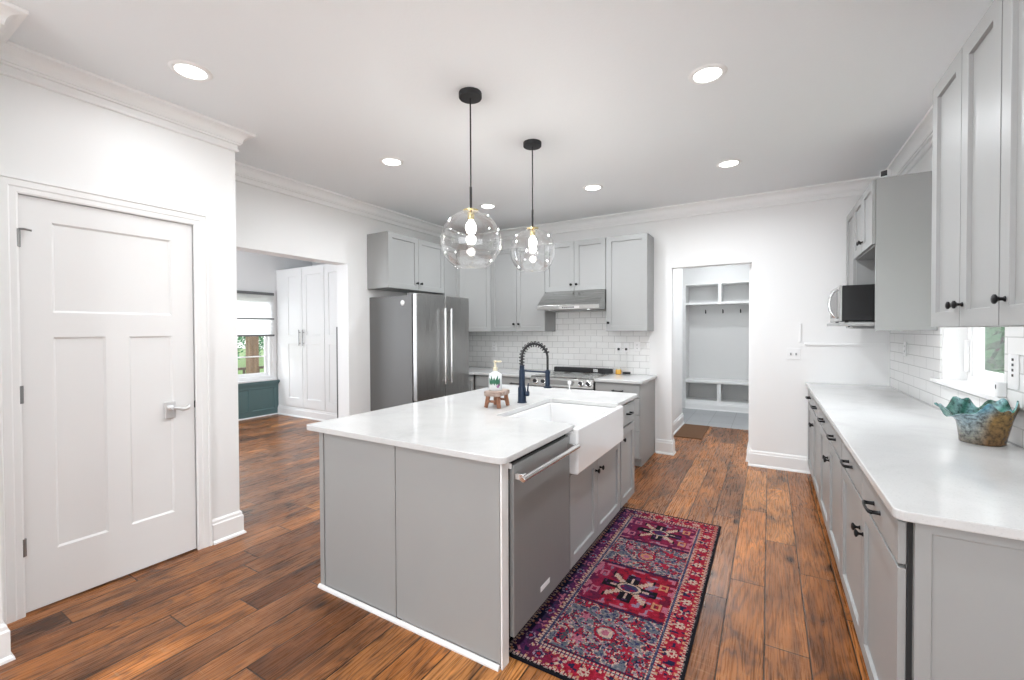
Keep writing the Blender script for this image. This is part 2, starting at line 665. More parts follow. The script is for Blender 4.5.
def run(bm, prof, p0, p1, nrm, ext0=0.0, ext1=0.0, zs=1.0, zoff=0.0, mit0=0, mit1=0):
    """sweep a wall profile (distance from wall, z) along p0->p1; nrm is the wall normal; mit = +1 outside / -1 inside mitre"""
    p0, p1, n = Vector((*p0, 0)), Vector((*p1, 0)), Vector((*nrm, 0))
    d = (p1 - p0).normalized()
    a, b = [], []
    for (o, z) in prof:
        a.append(bm.verts.new(p0 + n * o - d * (o * mit0) + Vector((0, 0, z * zs + zoff))))
        b.append(bm.verts.new(p1 + n * o + d * (o * mit1) + Vector((0, 0, z * zs + zoff))))
    k = len(prof)
    for i in range(k):
        j = (i + 1) % k
        bm.faces.new((a[i], a[j], b[j], b[i]))
    bm.faces.new(a[::-1])
    bm.faces.new(b)


bp = bb_profile()
bm = bmesh.new()
run(bm, bp, (XL, 1.49), (XL, YP), (1, 0), mit1=1)
run(bm, bp, (XL, YP), (XL - 0.3, YP), (0, 1), mit0=1)
struct('baseboard_left_pantry', bm, M_TRIM)
bm = bmesh.new()
run(bm, bp, (XN, -3.4), (XN, 0.49), (1, 0), mit1=1)
run(bm, bp, (XN, 0.49), (XL, 0.49), (0, 1), mit0=1)
struct('baseboard_left_near', bm, M_TRIM)
bm = bmesh.new()
run(bm, bp, (OX1, YB), (0.36, YB), (0, -1), mit0=1)
run(bm, bp, (OX1, YB + 0.12), (OX1, YB), (-1, 0), mit1=1)
run(bm, bp, (-1.14, YB), (OX0, YB), (0, -1), mit1=1)
run(bm, bp, (OX0, YB), (OX0, YB + 0.12), (1, 0), mit0=1)
struct('baseboard_back', bm, M_TRIM)
bm = bmesh.new()
run(bm, bp, (-1.15, YB + 0.12), (-1.15, 7.1), (1, 0), mit1=1)
run(bm, bp, (-1.15, 7.1), (-1.5, 7.1), (0, 1), mit0=1)
run(bm, bp, (-0.19, 8.5), (-0.19, YB + 0.12), (-1, 0))
struct('baseboard_hall', bm, M_TRIM)
bm = bmesh.new()
run(bm, bp, (XK, 3.128), (XK, 3.44), (1, 0), mit0=1)
run(bm, bp, (XK - 0.18, 3.128), (XK, 3.128), (0, -1), mit1=1)
struct('baseboard_left_kitchen', bm, M_TRIM)

# crown mouldings
CP = 0.095


def crown_prof():
    z0 = ZC - 0.135
    pts = [(0, z0), (0.013, z0), (0.018, z0 + 0.006), (0.018, z0 + 0.014), (0.011, z0 + 0.018), (0.011, z0 + 0.046), (0.024, z0 + 0.048), (0.026, z0 + 0.058), (0.034, z0 + 0.060), (0.034, z0 + 0.068)]
    for k in range(7):
        a = k / 6 * pi / 2
        pts.append((0.036 + 0.048 * (1 - cos(a)), z0 + 0.072 + 0.045 * sin(a)))
    pts += [(CP - 0.010, ZC - 0.018), (CP - 0.002, ZC - 0.016), (CP, ZC - 0.010), (CP, ZC), (0, ZC)]
    return pts


cp = crown_prof()
bm = bmesh.new()
run(bm, cp, (XL, 0.49), (XL, YP), (1, 0), mit0=-1, mit1=1)
run(bm, cp, (XL, YP), (XK, YP), (0, 1), mit0=1, mit1=-1)
run(bm, cp, (XN, 0.49), (XL, 0.49), (0, 1), mit0=1, mit1=-1)
run(bm, cp, (XN, -3.4), (XN, 0.49), (1, 0), mit1=1)
struct('trim_crown_pantry', bm, M_TRIM)
bm = bmesh.new()
run(bm, cp, (XK, YP), (XK, YB), (1, 0), mit0=-1, mit1=-1)
struct('trim_crown_left', bm, M_TRIM)
bm = bmesh.new()
run(bm, cp, (XK, YB), (XR, YB), (0, -1), mit0=-1, mit1=-1)
struct('trim_crown_back', bm, M_TRIM)
bm = bmesh.new()
run(bm, cp, (XR, YB), (XR, -3.4), (-1, 0), mit0=-1)
struct('trim_crown_right', bm, M_TRIM)

# backsplash tile
bm = B((XK, -1.22, YB - 0.008, YB, TH, 1.44), (-2.434, -1.642, YB - 0.008, YB, 1.44, 1.75))
struct('trim_tile_back', bm, M_TILEX)
bm = bmesh.new()
wall(bm, 'x', XR - 0.008, XR, 1.30, YB, TH, 1.47, [(WY0, WY1, WZ0, 9)])
struct('trim_tile_right', bm, M_TILEY)

# door casing
CW = 0.082


def casing_prof():
    return [(0, 0), (0.010, 0), (0.014, 0.008), (0.014, 0.03), (0.018, 0.036), (0.018, 0.066), (0.024, 0.070), (0.024, 0.082), (0, 0.082)]


bm = bmesh.new()
pf = casing_prof()
corner = [(DY0, 0, -1, 0), (DY0, DZ, -1, 1), (DY1, DZ, 1, 1), (DY1, 0, 1, 0)]
rings = []
for (yy, zz, sy, sz) in corner:
    rings.append([bm.verts.new((XL + o, yy + sy * w, zz + sz * w)) for (o, w) in pf])
for k in range(3):
    for i in range(len(pf)):
        j = (i + 1) % len(pf)
        bm.faces.new((rings[k][i], rings[k][j], rings[k + 1][j], rings[k + 1][i]))
bm.faces.new(rings[0])
bm.faces.new(rings[3][::-1])
box(bm, XL - 0.12, XL - 0.06, DY0 - 0.004, DY0 + 0.012, 0, DZ + 0.004)
box(bm, XL - 0.12, XL - 0.06, DY1 - 0.012, DY1 + 0.004, 0, DZ + 0.004)
box(bm, XL - 0.12, XL - 0.06, DY0, DY1, DZ - 0.012, DZ + 0.004)
struct('trim_door', bm, M_TRIM)

# ---------------------------------------------------------------- the white door
door = bpy.data.objects.new('door_1', None)
C.objects.link(door)
door['kind'] = 'structure'
door.location = (XL - 0.006, DY0, 0)


def recess_panel(bm, x0, x1, z0, z1, yf, yr, bev):
    """recessed flat panel facing -y: bevelled sides from yf to yr"""
    o = [(x0, yf, z0), (x1, yf, z0), (x1, yf, z1), (x0, yf, z1)]
    i = [(x0 + bev, yr, z0 + bev), (x1 - bev, yr, z0 + bev), (x1 - bev, yr, z1 - bev), (x0 + bev, yr, z1 - bev)]
    ov = [bm.verts.new(p) for p in o]
    iv = [bm.verts.new(p) for p in i]
    for k in range(4):
        j = (k + 1) % 4
        bm.faces.new((ov[k], ov[j], iv[j], iv[k]))
    bm.faces.new(iv)


def panelled(bm, w, h, t, panels, depth, bev, x0=0.0, z0=0.0, yf=0.0):
    """slab x0..x0+w, z0..z0+h, front face at y=yf facing -y, back at yf+t, with recessed panels (xa,xb,za,zb)"""
    xs = sorted({x0, x0 + w, *[p[0] for p in panels], *[p[1] for p in panels]})
    zs = sorted({z0, z0 + h, *[p[2] for p in panels], *[p[3] for p in panels]})
    for a, b in zip(xs[:-1], xs[1:]):
        for c, d in zip(zs[:-1], zs[1:]):
            if any(p[0] <= a + 1e-6 and p[1] >= b - 1e-6 and p[2] <= c + 1e-6 and p[3] >= d - 1e-6 for p in panels):
                continue
            bm.faces.new([bm.verts.new(q) for q in ((a, yf, c), (b, yf, c), (b, yf, d), (a, yf, d))])
    for p in panels:
        recess_panel(bm, *p, yf, yf + depth, bev)
    x1, z1, yb = x0 + w, z0 + h, yf + t
    for q in (((x0, yb, z0), (x0, yb, z1), (x1, yb, z1), (x1, yb, z0)),
              ((x0, yf, z0), (x0, yf, z1), (x0, yb, z1), (x0, yb, z0)),
              ((x1, yf, z0), (x1, yb, z0), (x1, yb, z1), (x1, yf, z1)),
              ((x0, yf, z1), (x1, yf, z1), (x1, yb, z1), (x0, yb, z1)),
              ((x0, yf, z0), (x0, yb, z0), (x1, yb, z0), (x1, yf, z0))):
        bm.faces.new([bm.verts.new(k) for k in q])


def frontR(o, ang):
    o.rotation_euler = (0, 0, ang)


door.rotation_euler = (0, 0, pi / 2)   # local -y faces +X, local +x runs along +Y
bm = bmesh.new()
dw = DY1 - DY0
panelled(bm, dw - 0.006, DZ - 0.012, 0.04,
         [(0.120, dw - 0.120, 1.548, 2.022), (0.120, 0.332, 0.297, 1.418), (0.436, dw - 0.120, 0.297, 1.418)],
         0.009, 0.010, 0.003, 0.010, 0.0)
slab = obj('door_panel', bm, M_DOOR, door)
for hz in (1.92, 1.128, 0.35):
    bm = bmesh.new()
    Mh = Matrix.Translation((-0.004, -0.010, hz - 0.045))
    lathe(bm, [(0.010, 0), (0.010, 0.09)], 12, Mh)
    box(bm, -0.012, 0.008, -0.013, -0.001, hz - 0.045, hz + 0.045)
    obj('hinge', bm, M_HINGE, door)
bm = bmesh.new()
tube(bm, [(0.000, -0.012, 1.965), (0.02, -0.016, 1.968), (0.045, -0.022, 1.962)], 0.005, 8)
obj('hinge_stop', bm, M_HINGE, door, smooth=True)
bm = bmesh.new()
hx = 1.262 - DY0
box(bm, hx - 0.028, hx + 0.030, -0.012, 0.0, 0.895, 1.005)
plate = obj('handle_plate', bm, M_SATIN, door, bevel=0.006)
bm = bmesh.new()
Mr = Matrix.Translation((hx, -0.012, 0.965)) @ Matrix.Rotation(pi / 2, 4, 'X')
lathe(bm, [(0.018, 0), (0.018, 0.012), (0.011, 0.016), (0.011, 0.045)], 16, Mr)
tube(bm, [(hx, -0.055, 0.965), (hx + 0.025, -0.058, 0.962), (hx + 0.05, -0.060, 0.952), (hx + 0.074, -0.058, 0.958), (hx + 0.090, -0.052, 0.972)],
     [0.011, 0.011, 0.013, 0.015, 0.008], 12)
obj('door_handle', bm, M_SATIN, plate, smooth=True, auto=50)
bm = B((dw - 0.004, dw + 0.010, -0.004, 0.003, 0.945, 0.99))
obj('strike_plate', bm, M_BLACK, door)

# ---------------------------------------------------------------- cabinets


def knob_bm(x, y, z):
    bm = bmesh.new()
    M = Matrix.Translation((x, y, z)) @ Matrix.Rotation(pi / 2, 4, 'X')
    lathe(bm, [(0.009, 0), (0.009, 0.002), (0.0055, 0.006), (0.0055, 0.014), (0.010, 0.018), (0.0155, 0.022), (0.0155, 0.027), (0.010, 0.030), (0.0, 0.031)], 14, M)
    return bm


def pull_bm(x, y, z, L=0.10):
    bm = bmesh.new()
    h = L / 2
    for s in (-1, 1):
        M = Matrix.Translation((x + s * h, y, z)) @ Matrix.Rotation(pi / 2, 4, 'X')
        lathe(bm, [(0.009, 0), (0.0075, 0.004), (0.0065, 0.02), (0.0075, 0.03)], 10, M)
    tube(bm, [(x - h - 0.012, y - 0.026, z), (x - h, y - 0.030, z), (x - h * .5, y - 0.034, z), (x, y - 0.035, z),
              (x + h * .5, y - 0.034, z), (x + h, y - 0.030, z), (x + h + 0.012, y - 0.026, z)],
         [0.004, 0.0068, 0.0052, 0.0048, 0.0052, 0.0068, 0.004], 8)
    return bm


def shaker(x0, x1, z0, z1, rail=0.058, t=0.02, depth=0.013):
    bm = bmesh.new()
    panelled(bm, x1 - x0, z1 - z0, t, [(x0 + rail, x1 - rail, z0 + rail, z1 - rail)], depth, 0.002, x0, z0, -t - 0.001)
    return bm


def slabfront(x0, x1, z0, z1, t=0.02):
    bm = bmesh.new()
    box(bm, x0, x1, -t - 0.001, -0.001, z0, z1)
    return bm


G = 0.0025


def cabinet(name, label, cat, loc, rz, x0, x1, depth, z0, z1, fronts, group=None, toe=0.0, m=None, carcass_open=None, rail=0.058):
    """loc is on the floor below the carcass front; local -y is the front"""
    m = m or M_CAB
    root = thing(name, label, cat, loc, rz, group)
    bm = bmesh.new()
    if carcass_open:
        a, b, c, d = carcass_open
        wall(bm, 'y', 0, depth - 0.02, x0, x1, z0 + toe, z1, [(a, b, c, d)])
        box(bm, x0, x1, depth - 0.02, depth, z0 + toe, z1)
    else:
        box(bm, x0, x1, 0, depth, z0 + toe, z1)
    obj('carcass', bm, m, root, bevel=0.0015)
    if toe:
        obj('toe_kick', B((x0 + 0.002, x1 - 0.002, 0.065, depth, z0, z0 + toe)), m, root)
    for f in fronts:
        kind, a, b, c, d = f[:5]
        if kind == 'door':
            o = obj('door', shaker(a + G, b - G, c + G, d - G, rail), m, root, bevel=0.0012)
            if len(f) > 5 and f[5]:
                obj('knob', knob_bm(f[5][0], -0.021, f[5][1]), M_BLACK, o, smooth=True, auto=40)
        elif kind == 'panel':
            obj('panel', shaker(a + G, b - G, c + G, d - G, rail), m, root, bevel=0.0012)
        elif kind == 'drawer':
            o = obj('drawer', slabfront(a + G, b - G, c + G, d - G), m, root, bevel=0.002)
            if len(f) > 5 and f[5]:
                obj('pull', pull_bm(f[5][0], -0.021, f[5][1], f[5][2] if len(f[5]) > 2 else 0.1), M_BLACK, o, smooth=True, auto=45)
    return root


XF = 0.356   # right run: carcass front; fronts stand 2 cm proud
R_ = -pi / 2


def right_base(label, y0, y1, near_end=False):
    """y0 near, y1 far; local x runs towards -Y"""
    c = (y0 + y1) / 2
    h = (y1 - y0) / 2
    fr = [('drawer', -h, 0, 0.735, 0.868, (-h / 2, 0.80)), ('drawer', 0, h, 0.735, 0.868, (h / 2, 0.80)),
          ('door', -h, 0, 0.10, 0.727, (-0.035, 0.60)), ('door', 0, h, 0.10, 0.727, (0.035, 0.60))]
    r = cabinet('base_cabinet', label, 'cabinet', (XF, c, 0), R_, -h, h, XR - XF - 0.002, 0, CB, fr, 'grey base cabinets under the long right worktop', toe=0.098)
    if near_end:
        bm = bmesh.new()
        D = XR - XF
        panelled(bm, D - 0.018, CB - 0.001, 0.022, [(0.066, D - 0.03, 0.1, 0.852)], 0.006, 0.003, 0.030, 0.0, 0.0)
        # rotate so the panel faces -Y in the world: local frame of the cabinet is turned -90
        bm.transform(Matrix.Translation((h + 0.024, -0.018, 0)) @ Matrix.Rotation(pi / 2, 4, 'Z'))
        obj('end_panel', bm, M_CAB, r)
        obj('gap_shade_strip', B((h + 0.0005, h + 0.004, -0.001, 0.0115, 0.10, CB - 0.001)), M_DARK_GAP, r)  # black strip paints in the shade of the deep gap beside the end panel
    return r


right_base('grey base cabinet under the long right worktop, nearest with the flat end panel', 1.705, 2.885, True)
right_base('grey base cabinet in the middle of the run under the long right worktop', 2.89, 4.045)
right_base('grey base cabinet at the far end of the right run, against the back wall', 4.05, 5.235)

bm = bmesh.new()


def rounded_rect(x0, x1, y0, y1, rads, n=5):
    """corners order: (x0,y0),(x1,y0),(x1,y1),(x0,y1)"""
    cs = [(x0, y0, 1, 1, pi), (x1, y0, -1, 1, 1.5 * pi), (x1, y1, -1, -1, 0), (x0, y1, 1, -1, .5 * pi)]
    out = []
    for (x, y, sx, sy, a0), r in zip(cs, rads):
        if r <= 0:
            out.append((x, y))
            continue
        cx, cy = x + sx * r, y + sy * r
        for k in range(n + 1):
            a = a0 + k / n * pi / 2
            out.append((cx + r * cos(a), cy + r * sin(a)))
    return out


prism(bm, rounded_rect(0.317, XR - 0.009, 1.655, YB - 0.009, (0.03, 0, 0, 0)), 'z', CB, TH)
wt = obj('worktop', bm, M_QUARTZ, bevel=0.004)
tag(wt, 'long white quartz worktop along the right wall, carrying the bowl', 'worktop')

# right upper cabinets
UT, UB = 2.527, 1.449
XU = 0.655


def right_upper(label, y0, y1, splits, knobs):
    c = (y0 + y1) / 2
    h = (y1 - y0) / 2
    fr = []
    for k, (a, b) in enumerate(splits):
        fr.append(('door', c - b, c - a, UB, UT, (c - knobs[k], 1.535) if knobs[k] else None))
    return cabinet('wall_cabinet', label, 'cabinet', (XU, c, 0), R_, -h, h, XR - XU - 0.01, UB, UT, fr, 'grey wall cabinets above the right worktop', rail=0.062)


right_upper('tall grey wall cabinet with a pair of doors, beside the window on the right wall', 2.0, 2.683, [(2.0, 2.335), (2.335, 2.683)], [2.305, 2.37])
right_upper('grey wall cabinet nearest the camera at the top right edge of the photo', 1.28, 1.996, [(1.64, 1.996), (1.28, 1.64)], [1.955, 1.32])

# microwave tower on the wall
TY0, TY1 = 3.93, 5.12
c = (TY0 + TY1) / 2
h = (TY1 - TY0) / 2
L_ = lambda y: c - y
XT = 0.640
root = thing('microwave_cabinet', 'grey wall cabinet with an open microwave niche, in the far right corner', 'cabinet', (XT, c, 0), R_)
D = XR - XT - 0.010
bm = bmesh.new()
for a, b, z0, z1, y0, y1 in ((L_(TY0 + 0.018), L_(TY0), 1.432, 2.495, 0, D),           # near side panel
                             (L_(4.72), L_(4.702), 1.449, 2.495, 0, D),                # divider
                             (L_(TY1), L_(TY1 - 0.018), 1.449, 2.495, 0, D),           # far side
                             (L_(TY1), L_(TY0 + .018), 2.477, 2.495, 0, D),            # top
                             (L_(4.702), L_(TY0 + .018), 2.03, 2.048, 0, D),           # niche head
                             (L_(TY1), L_(4.72), 1.449, 1.467, 0, D),                  # far bottom
                             (L_(TY1 - .018), L_(TY0 + .018), 1.467, 2.477, D - 0.012, D)):  # back
    box(bm, a, b, y0, y1, z0, z1)
obj('carcass', bm, M_CAB, root, bevel=0.0012)
obj('shelf', B((L_(4.70), L_(TY0 + 0.02), -0.205, D - 0.014, 1.470, 1.492)), M_CAB, root, bevel=0.002)
for a, b, k in ((3.932, 4.315, 4.285), (4.32, 4.706, 4.35)):
    o = obj('door', shaker(L_(b) + G, L_(a) - G, 2.04, 2.492), M_CAB, root, bevel=0.0012)
    obj('knob', knob_bm(L_(k), -0.021, 2.115), M_BLACK, o, smooth=True, auto=40)
o = obj('door', shaker(L_(5.118) + G, L_(4.712) - G, 1.452, 2.492), M_CAB, root, bevel=0.0012)
obj('knob', knob_bm(L_(4.74), -0.021, 1.475), M_BLACK, o, smooth=True, auto=40)

# microwave
MY0, MY1 = 3.985, 4.56
root = thing('microwave', 'black and steel microwave oven on the niche shelf', 'microwave', (0.46, (MY0 + MY1) / 2, 1.492), R_)
hw = (MY1 - MY0) / 2
obj('body', B((-hw, hw, 0, 0.42, 0.012, 0.272)), M_DARKGLASS, root, bevel=0.004)
d = obj('door', B((-hw + 0.0, hw, -0.016, -0.001, 0.010, 0.274)), M_STEEL, root, bevel=0.003)
obj('door_window', B((-hw + 0.05, hw - 0.12, -0.018, -0.0165, 0.04, 0.24)), M_DARKGLASS, d)
bm = bmesh.new()
hxm = hw - 0.06
tube(bm, [(hxm, -0.017, 0.035), (hxm, -0.046, 0.05), (hxm, -0.066, 0.09), (hxm, -0.073, 0.14), (hxm, -0.066, 0.19), (hxm, -0.046, 0.23), (hxm, -0.017, 0.245)], 0.009, 10)
obj('handle', bm, M_CHROME, d, smooth=True)
for sx in (-1, 1):
    for yy in (0.03, 0.38):
        bm = bmesh.new()
        lathe(bm, [(0.012, 0.0005), (0.012, 0.012)], 10, Matrix.Translation((sx * (hw - 0.03), yy, 0)))
        obj('foot', bm, M_BLACKM, root)

# camera gadget on top of the tower
root = thing('security_camera', 'small white security camera with a black lens face on top of the microwave cabinet', 'camera', (0.700, 3.985, 2.4955), radians(-32))
bm = bmesh.new()
lathe(bm, [(0.022, 0), (0.022, 0.004), (0.006, 0.008), (0.006, 0.018)], 14)
box(bm, -0.024, 0.024, -0.022, 0.028, 0.014, 0.062)
obj('body', bm, M_WHITE, root, bevel=0.006, seg=3)
obj('lens', B((-0.019, 0.019, -0.0245, -0.0222, 0.019, 0.057)), M_BLACKM, root, bevel=0.001)

# ---------------------------------------------------------------- back wall run
BF = 4.575    # base carcass front
# base drawers right of the range
cabinet('base_cabinet', 'grey base cabinet with a stack of drawers, between range and mudroom doorway', 'cabinet', (-1.40, BF, 0), 0, -0.242, 0.245, YB - BF - 0.002, 0, CB,
        [('drawer', -0.24, 0.243, 0.735, 0.868, (0.015, 0.80)), ('drawer', -0.24, 0.243, 0.56, 0.73, (0.015, 0.645)),
         ('drawer', -0.24, 0.243, 0.385, 0.555, (0.015, 0.47)), ('drawer', -0.24, 0.243, 0.10, 0.38, (0.015, 0.28))], toe=0.098)
bm = bmesh.new()
prism(bm, rounded_rect(-1.645, -1.13, 4.543, YB - 0.009, (0, 0.01, 0, 0)), 'z', CB, TH)
tag(obj('worktop', bm, M_QUARTZ, bevel=0.004), 'short white quartz worktop right of the range', 'worktop')
# left corner base
cabinet('base_cabinet', 'grey drawer base cabinet left of the range, under the corner worktop', 'cabinet', (-2.84, BF, 0), 0, -0.42, 0.40, YB - BF - 0.002, 0, CB,
        [('drawer', -0.40, 0.398, 0.735, 0.868, (0.2, 0.805, 0.12)), ('drawer', -0.40, 0.398, 0.42, 0.73, (0.2, 0.6, 0.12)), ('drawer', -0.40, 0.398, 0.10, 0.415, (0.2, 0.28, 0.12))], toe=0.098)
cabinet('base_cabinet', 'narrow grey base cabinet in the corner beside the refrigerator', 'cabinet', (-3.285, 4.79, 0), pi / 2, -0.405, 0.465, 0.595, 0, CB,
        [('door', -0.40, -0.235, 0.10, 0.868, None)], toe=0.098)
bm = bmesh.new()
prism(bm, [(XK + 0.001, 4.385), (-3.25, 4.385), (-3.25, 4.50), (-3.235, 4.535), (-3.20, 4.543), (-2.437, 4.543), (-2.437, YB - 0.009), (XK + 0.001, YB - 0.009)], 'z', CB, TH)
tag(obj('worktop', bm, M_QUARTZ, bevel=0.004), 'white quartz corner worktop between refrigerator and range', 'worktop')

# uppers on the back wall
UBK = 1.432
YU = 4.96
cabinet('wall_cabinet', 'tall single-door grey wall cabinet right of the range hood', 'cabinet', (-1.405, YU, 0), 0, -0.236, 0.236, YB - YU - 0.009, UBK, UT,
        [('door', -0.236, 0.236, UBK, UT, (-0.205, 1.53))], 'grey wall cabinets around the range')
cabinet('wall_cabinet', 'short grey wall cabinet with two doors directly above the range hood', 'cabinet', (-2.0405, YU, 0), 0, -0.393, 0.396, YB - YU - 0.009, 1.925, UT,
        [('door', -0.393, 0.0, 1.925, UT, (-0.035, 2.0)), ('door', 0.0, 0.396, 1.925, UT, (0.035, 2.0))], 'grey wall cabinets around the range')
cabinet('wall_cabinet', 'tall two-door grey wall cabinet left of the range hood', 'cabinet', (-2.845, YU, 0), 0, -0.405, 0.410, YB - YU - 0.009, UBK, UT,
        [('door', -0.405, -0.004, UBK, UT, (-0.04, 1.53)), ('door', -0.004, 0.41, UBK, UT, (0.035, 1.53))], 'grey wall cabinets around the range')
# diagonal corner
root = thing('corner_wall_cabinet', 'grey diagonal wall cabinet in the corner above the refrigerator side', 'cabinet', (-3.41, 4.80, 0), pi / 4)
bm = bmesh.new()
pts = [(-3.574, 4.655), (-3.262, 4.967), (-3.262, YB - 0.009), (XK + 0.001, YB - 0.009), (XK + 0.001, 4.655)]
Mi = (Matrix.Translation((-3.41, 4.80, 0)) @ Matrix.Rotation(pi / 4, 4, 'Z')).inverted()
prism(bm, pts, 'z', UBK, UT)
bm.transform(Mi)
obj('carcass', bm, M_CAB, root, bevel=0.0015)
fy = (Mi @ Vector((-3.574, 4.655, 0))).y
hw = (Vector((-3.574, 4.655)) - Vector((-3.262, 4.967))).length / 2
xm = ((Mi @ Vector((-3.574, 4.655, 0))).x + (Mi @ Vector((-3.262, 4.967, 0))).x) / 2
bm = shaker(xm - hw + 0.012, xm + hw - 0.012, UBK + G, UT - G)
bm.transform(Matrix.Translation((0, fy, 0)))
obj('door', bm, M_CAB, root, bevel=0.0012)
# left wall uppers
XKU = -3.571
cabinet('wall_cabinet', 'shallow grey wall cabinet with two doors above the refrigerator', 'cabinet', (XKU, 3.856, 0), pi / 2, -0.472, 0.472, 0.311, 1.918, UT,
        [('door', -0.472, 0, 1.918, UT, (-0.035, 2.0)), ('door', 0, 0.472, 1.918, UT, (0.035, 2.0))])
cabinet('wall_cabinet', 'narrow grey wall cabinet between refrigerator cabinet and diagonal corner cabinet', 'cabinet', (XKU, 4.49, 0), pi / 2, -0.160, 0.162, 0.311, UBK, UT,
        [('door', -0.16, 0.162, UBK, UT, None)])

# ---------------------------------------------------------------- refrigerator
FZ = 1.845
FYN, FYF = 3.412, 4.332
root = thing('refrigerator', 'stainless steel french door refrigerator against the left kitchen wall', 'refrigerator', (-3.242, (FYN + FYF) / 2, 0), pi / 2)
hw = (FYF - FYN) / 2
obj('body', B((-hw, hw, 0, 0.640, 0.03, FZ - 0.022)), M_FSIDE, root, bevel=0.004)
obj('door_gasket', B((-hw + 0.01, hw - 0.01, -0.013, 0.0, 0.05, FZ - 0.01)), M_DARK_GAP, root)
for s in (-1, 1):
    a, b = (-hw, -0.003) if s < 0 else (0.003, hw)
    d = obj('door', B((a, b, -0.072, -0.013, 0.70, FZ)), M_STEEL, root, bevel=0.009, seg=3)
    bm = bmesh.new()
    x = s * 0.052
    for zz in (0.885, 1.66):
        M = Matrix.Translation((x, -0.072, zz)) @ Matrix.Rotation(pi / 2, 4, 'X')
        lathe(bm, [(0.012, 0), (0.011, 0.045)], 12, M)
    tube(bm, [(x, -0.122, 0.85), (x, -0.122, 1.695)], 0.0145, 14)
    obj('handle', bm, M_CHROME, d, smooth=True, auto=50)
d = obj('freezer_drawer', B((-hw, hw, -0.072, -0.013, 0.08, 0.692)), M_STEEL, root, bevel=0.009, seg=3)
bm = bmesh.new()
for s in (-1, 1):
    M = Matrix.Translation((s * 0.3, -0.072, 0.62)) @ Matrix.Rotation(pi / 2, 4, 'X')
    lathe(bm, [(0.012, 0), (0.011, 0.045)], 12, M)
tube(bm, [(-0.36, -0.122, 0.62), (0.36, -0.122, 0.62)], 0.0145, 14)
obj('handle', bm, M_CHROME, d, smooth=True, auto=50)
for s in (-1, 1):
    obj('hinge_cover', B((s * (hw - 0.05) - 0.03, s * (hw - 0.05) + 0.03, 0.0, 0.08, FZ - 0.0215, FZ + 0.006)), M_FSIDE, root, bevel=0.004)
obj('base_grille', B((-hw + .01, hw - .01, 0.01, 0.05, 0.0, 0.03), (-hw + 0.02, hw - 0.02, 0.5, 0.58, 0, 0.03)), M_BLACKM, root)
bm = bmesh.new()
M = Matrix.Translation((-hw - 0.0005, 0.13, 1.745)) @ Matrix.Rotation(-pi / 2, 4, 'Y')
lathe(bm, [(0.030, 0), (0.028, 0.004), (0.0, 0.006)], 20, M)
o = obj('sticker', bm, M_WHITE, root, smooth=True)
o['label'] = 'round white sticker'

# ---------------------------------------------------------------- range hood and range
root = thing('range_hood', 'stainless steel under-cabinet range hood on the back wall', 'range hood', (-2.04, YU, 0), 0)
bm = bmesh.new()
hx = 0.394
prism(bm, [(0.30, 1.924), (-0.02, 1.924), (-0.245, 1.745), (-0.25, 1.738), (-0.25, 1.69), (0.30, 1.69)], 'x', -hx, hx)
obj('canopy', bm, M_STEELH, root, bevel=0.003)
p_ = obj('control_panel', B((-0.10, 0.16, -0.2535, -0.2505, 1.700, 1.728)), M_CHROME, root)
bm = bmesh.new()
for k in range(6):
    box(bm, -0.055 + k * 0.026, -0.040 + k * 0.026, -0.2555, -0.2538, 1.707, 1.721)
obj('button', bm, M_BLACKM, p_)
for x in (-0.25, 0.25):
    bm = bmesh.new()
    lathe(bm, [(0.04, 1.684), (0.04, 1.691)], 16, Matrix.Translation((x, -0.17, 0)))
    obj('hood_lamp', bm, M_CHROME, root)
obj('filter', B((-0.34, 0.34, -0.12, 0.24, 1.684, 1.6895)), M_STEELD, root)

RX0, RX1 = -2.433, -1.649
rc = (RX0 + RX1) / 2
rh = (RX1 - RX0) / 2
root = thing('range', 'stainless steel range with front knobs under the hood', 'range', (rc, 4.575, 0), 0)
obj('body', B((-rh + .002, rh - .002, 0.0, YB - 4.575 - 0.012, 0.06, 0.905)), M_BLACKM, root, bevel=0.003)
bm = bmesh.new()
prism(bm, [(0.0, 0.908), (-0.035, 0.900), (-0.062, 0.80), (0.0, 0.80)], 'x', -rh + .001, rh - .001)
cpn = obj('control_panel', bm, M_STEELH, root, bevel=0.003)
obj('display', B((-0.13, 0.16, -0.0575, -0.0525, 0.828, 0.878)), M_STEELD, cpn)
for x in (-0.315, -0.212, 0.25, 0.337):
    bm = bmesh.new()
    M = Matrix.Translation((x, -0.050, 0.853)) @ Matrix.Rotation(radians(90 - 15), 4, 'X')
    lathe(bm, [(0.034, 0), (0.034, 0.006), (0.026, 0.010)], 18, M)
    k_ = obj('knob', bm, M_CHROME, cpn, smooth=True, auto=40)
    bm = bmesh.new()
    lathe(bm, [(0.022, 0.0102), (0.019, 0.036), (0.0, 0.038)], 16, M)
    obj('knob_grip', bm, M_BLACKM, k_, smooth=True, auto=40)
obj('oven_door', B((-rh + .004, rh - .004, -0.045, -0.001, 0.17, 0.79)), M_STEEL, root, bevel=0.004)
bm = bmesh.new()
for s in (-1, 1):
    M = Matrix.Translation((s * 0.32, -0.045, 0.735)) @ Matrix.Rotation(pi / 2, 4, 'X')
    lathe(bm, [(0.010, 0), (0.010, 0.045)], 10, M)
tube(bm, [(-0.36, -0.092, 0.735), (0.36, -0.092, 0.735)], 0.013, 12)
obj('oven_handle', bm, M_CHROME, root, smooth=True, auto=50)
obj('drawer', B((-rh + .004, rh - .004, -0.035, -0.001, 0.065, 0.162)), M_STEEL, root, bevel=0.003)
obj('cooktop', B((-rh + .004, rh - .004, -0.02, 0.60, 0.906, 0.915)), M_STEELH, root, bevel=0.002)
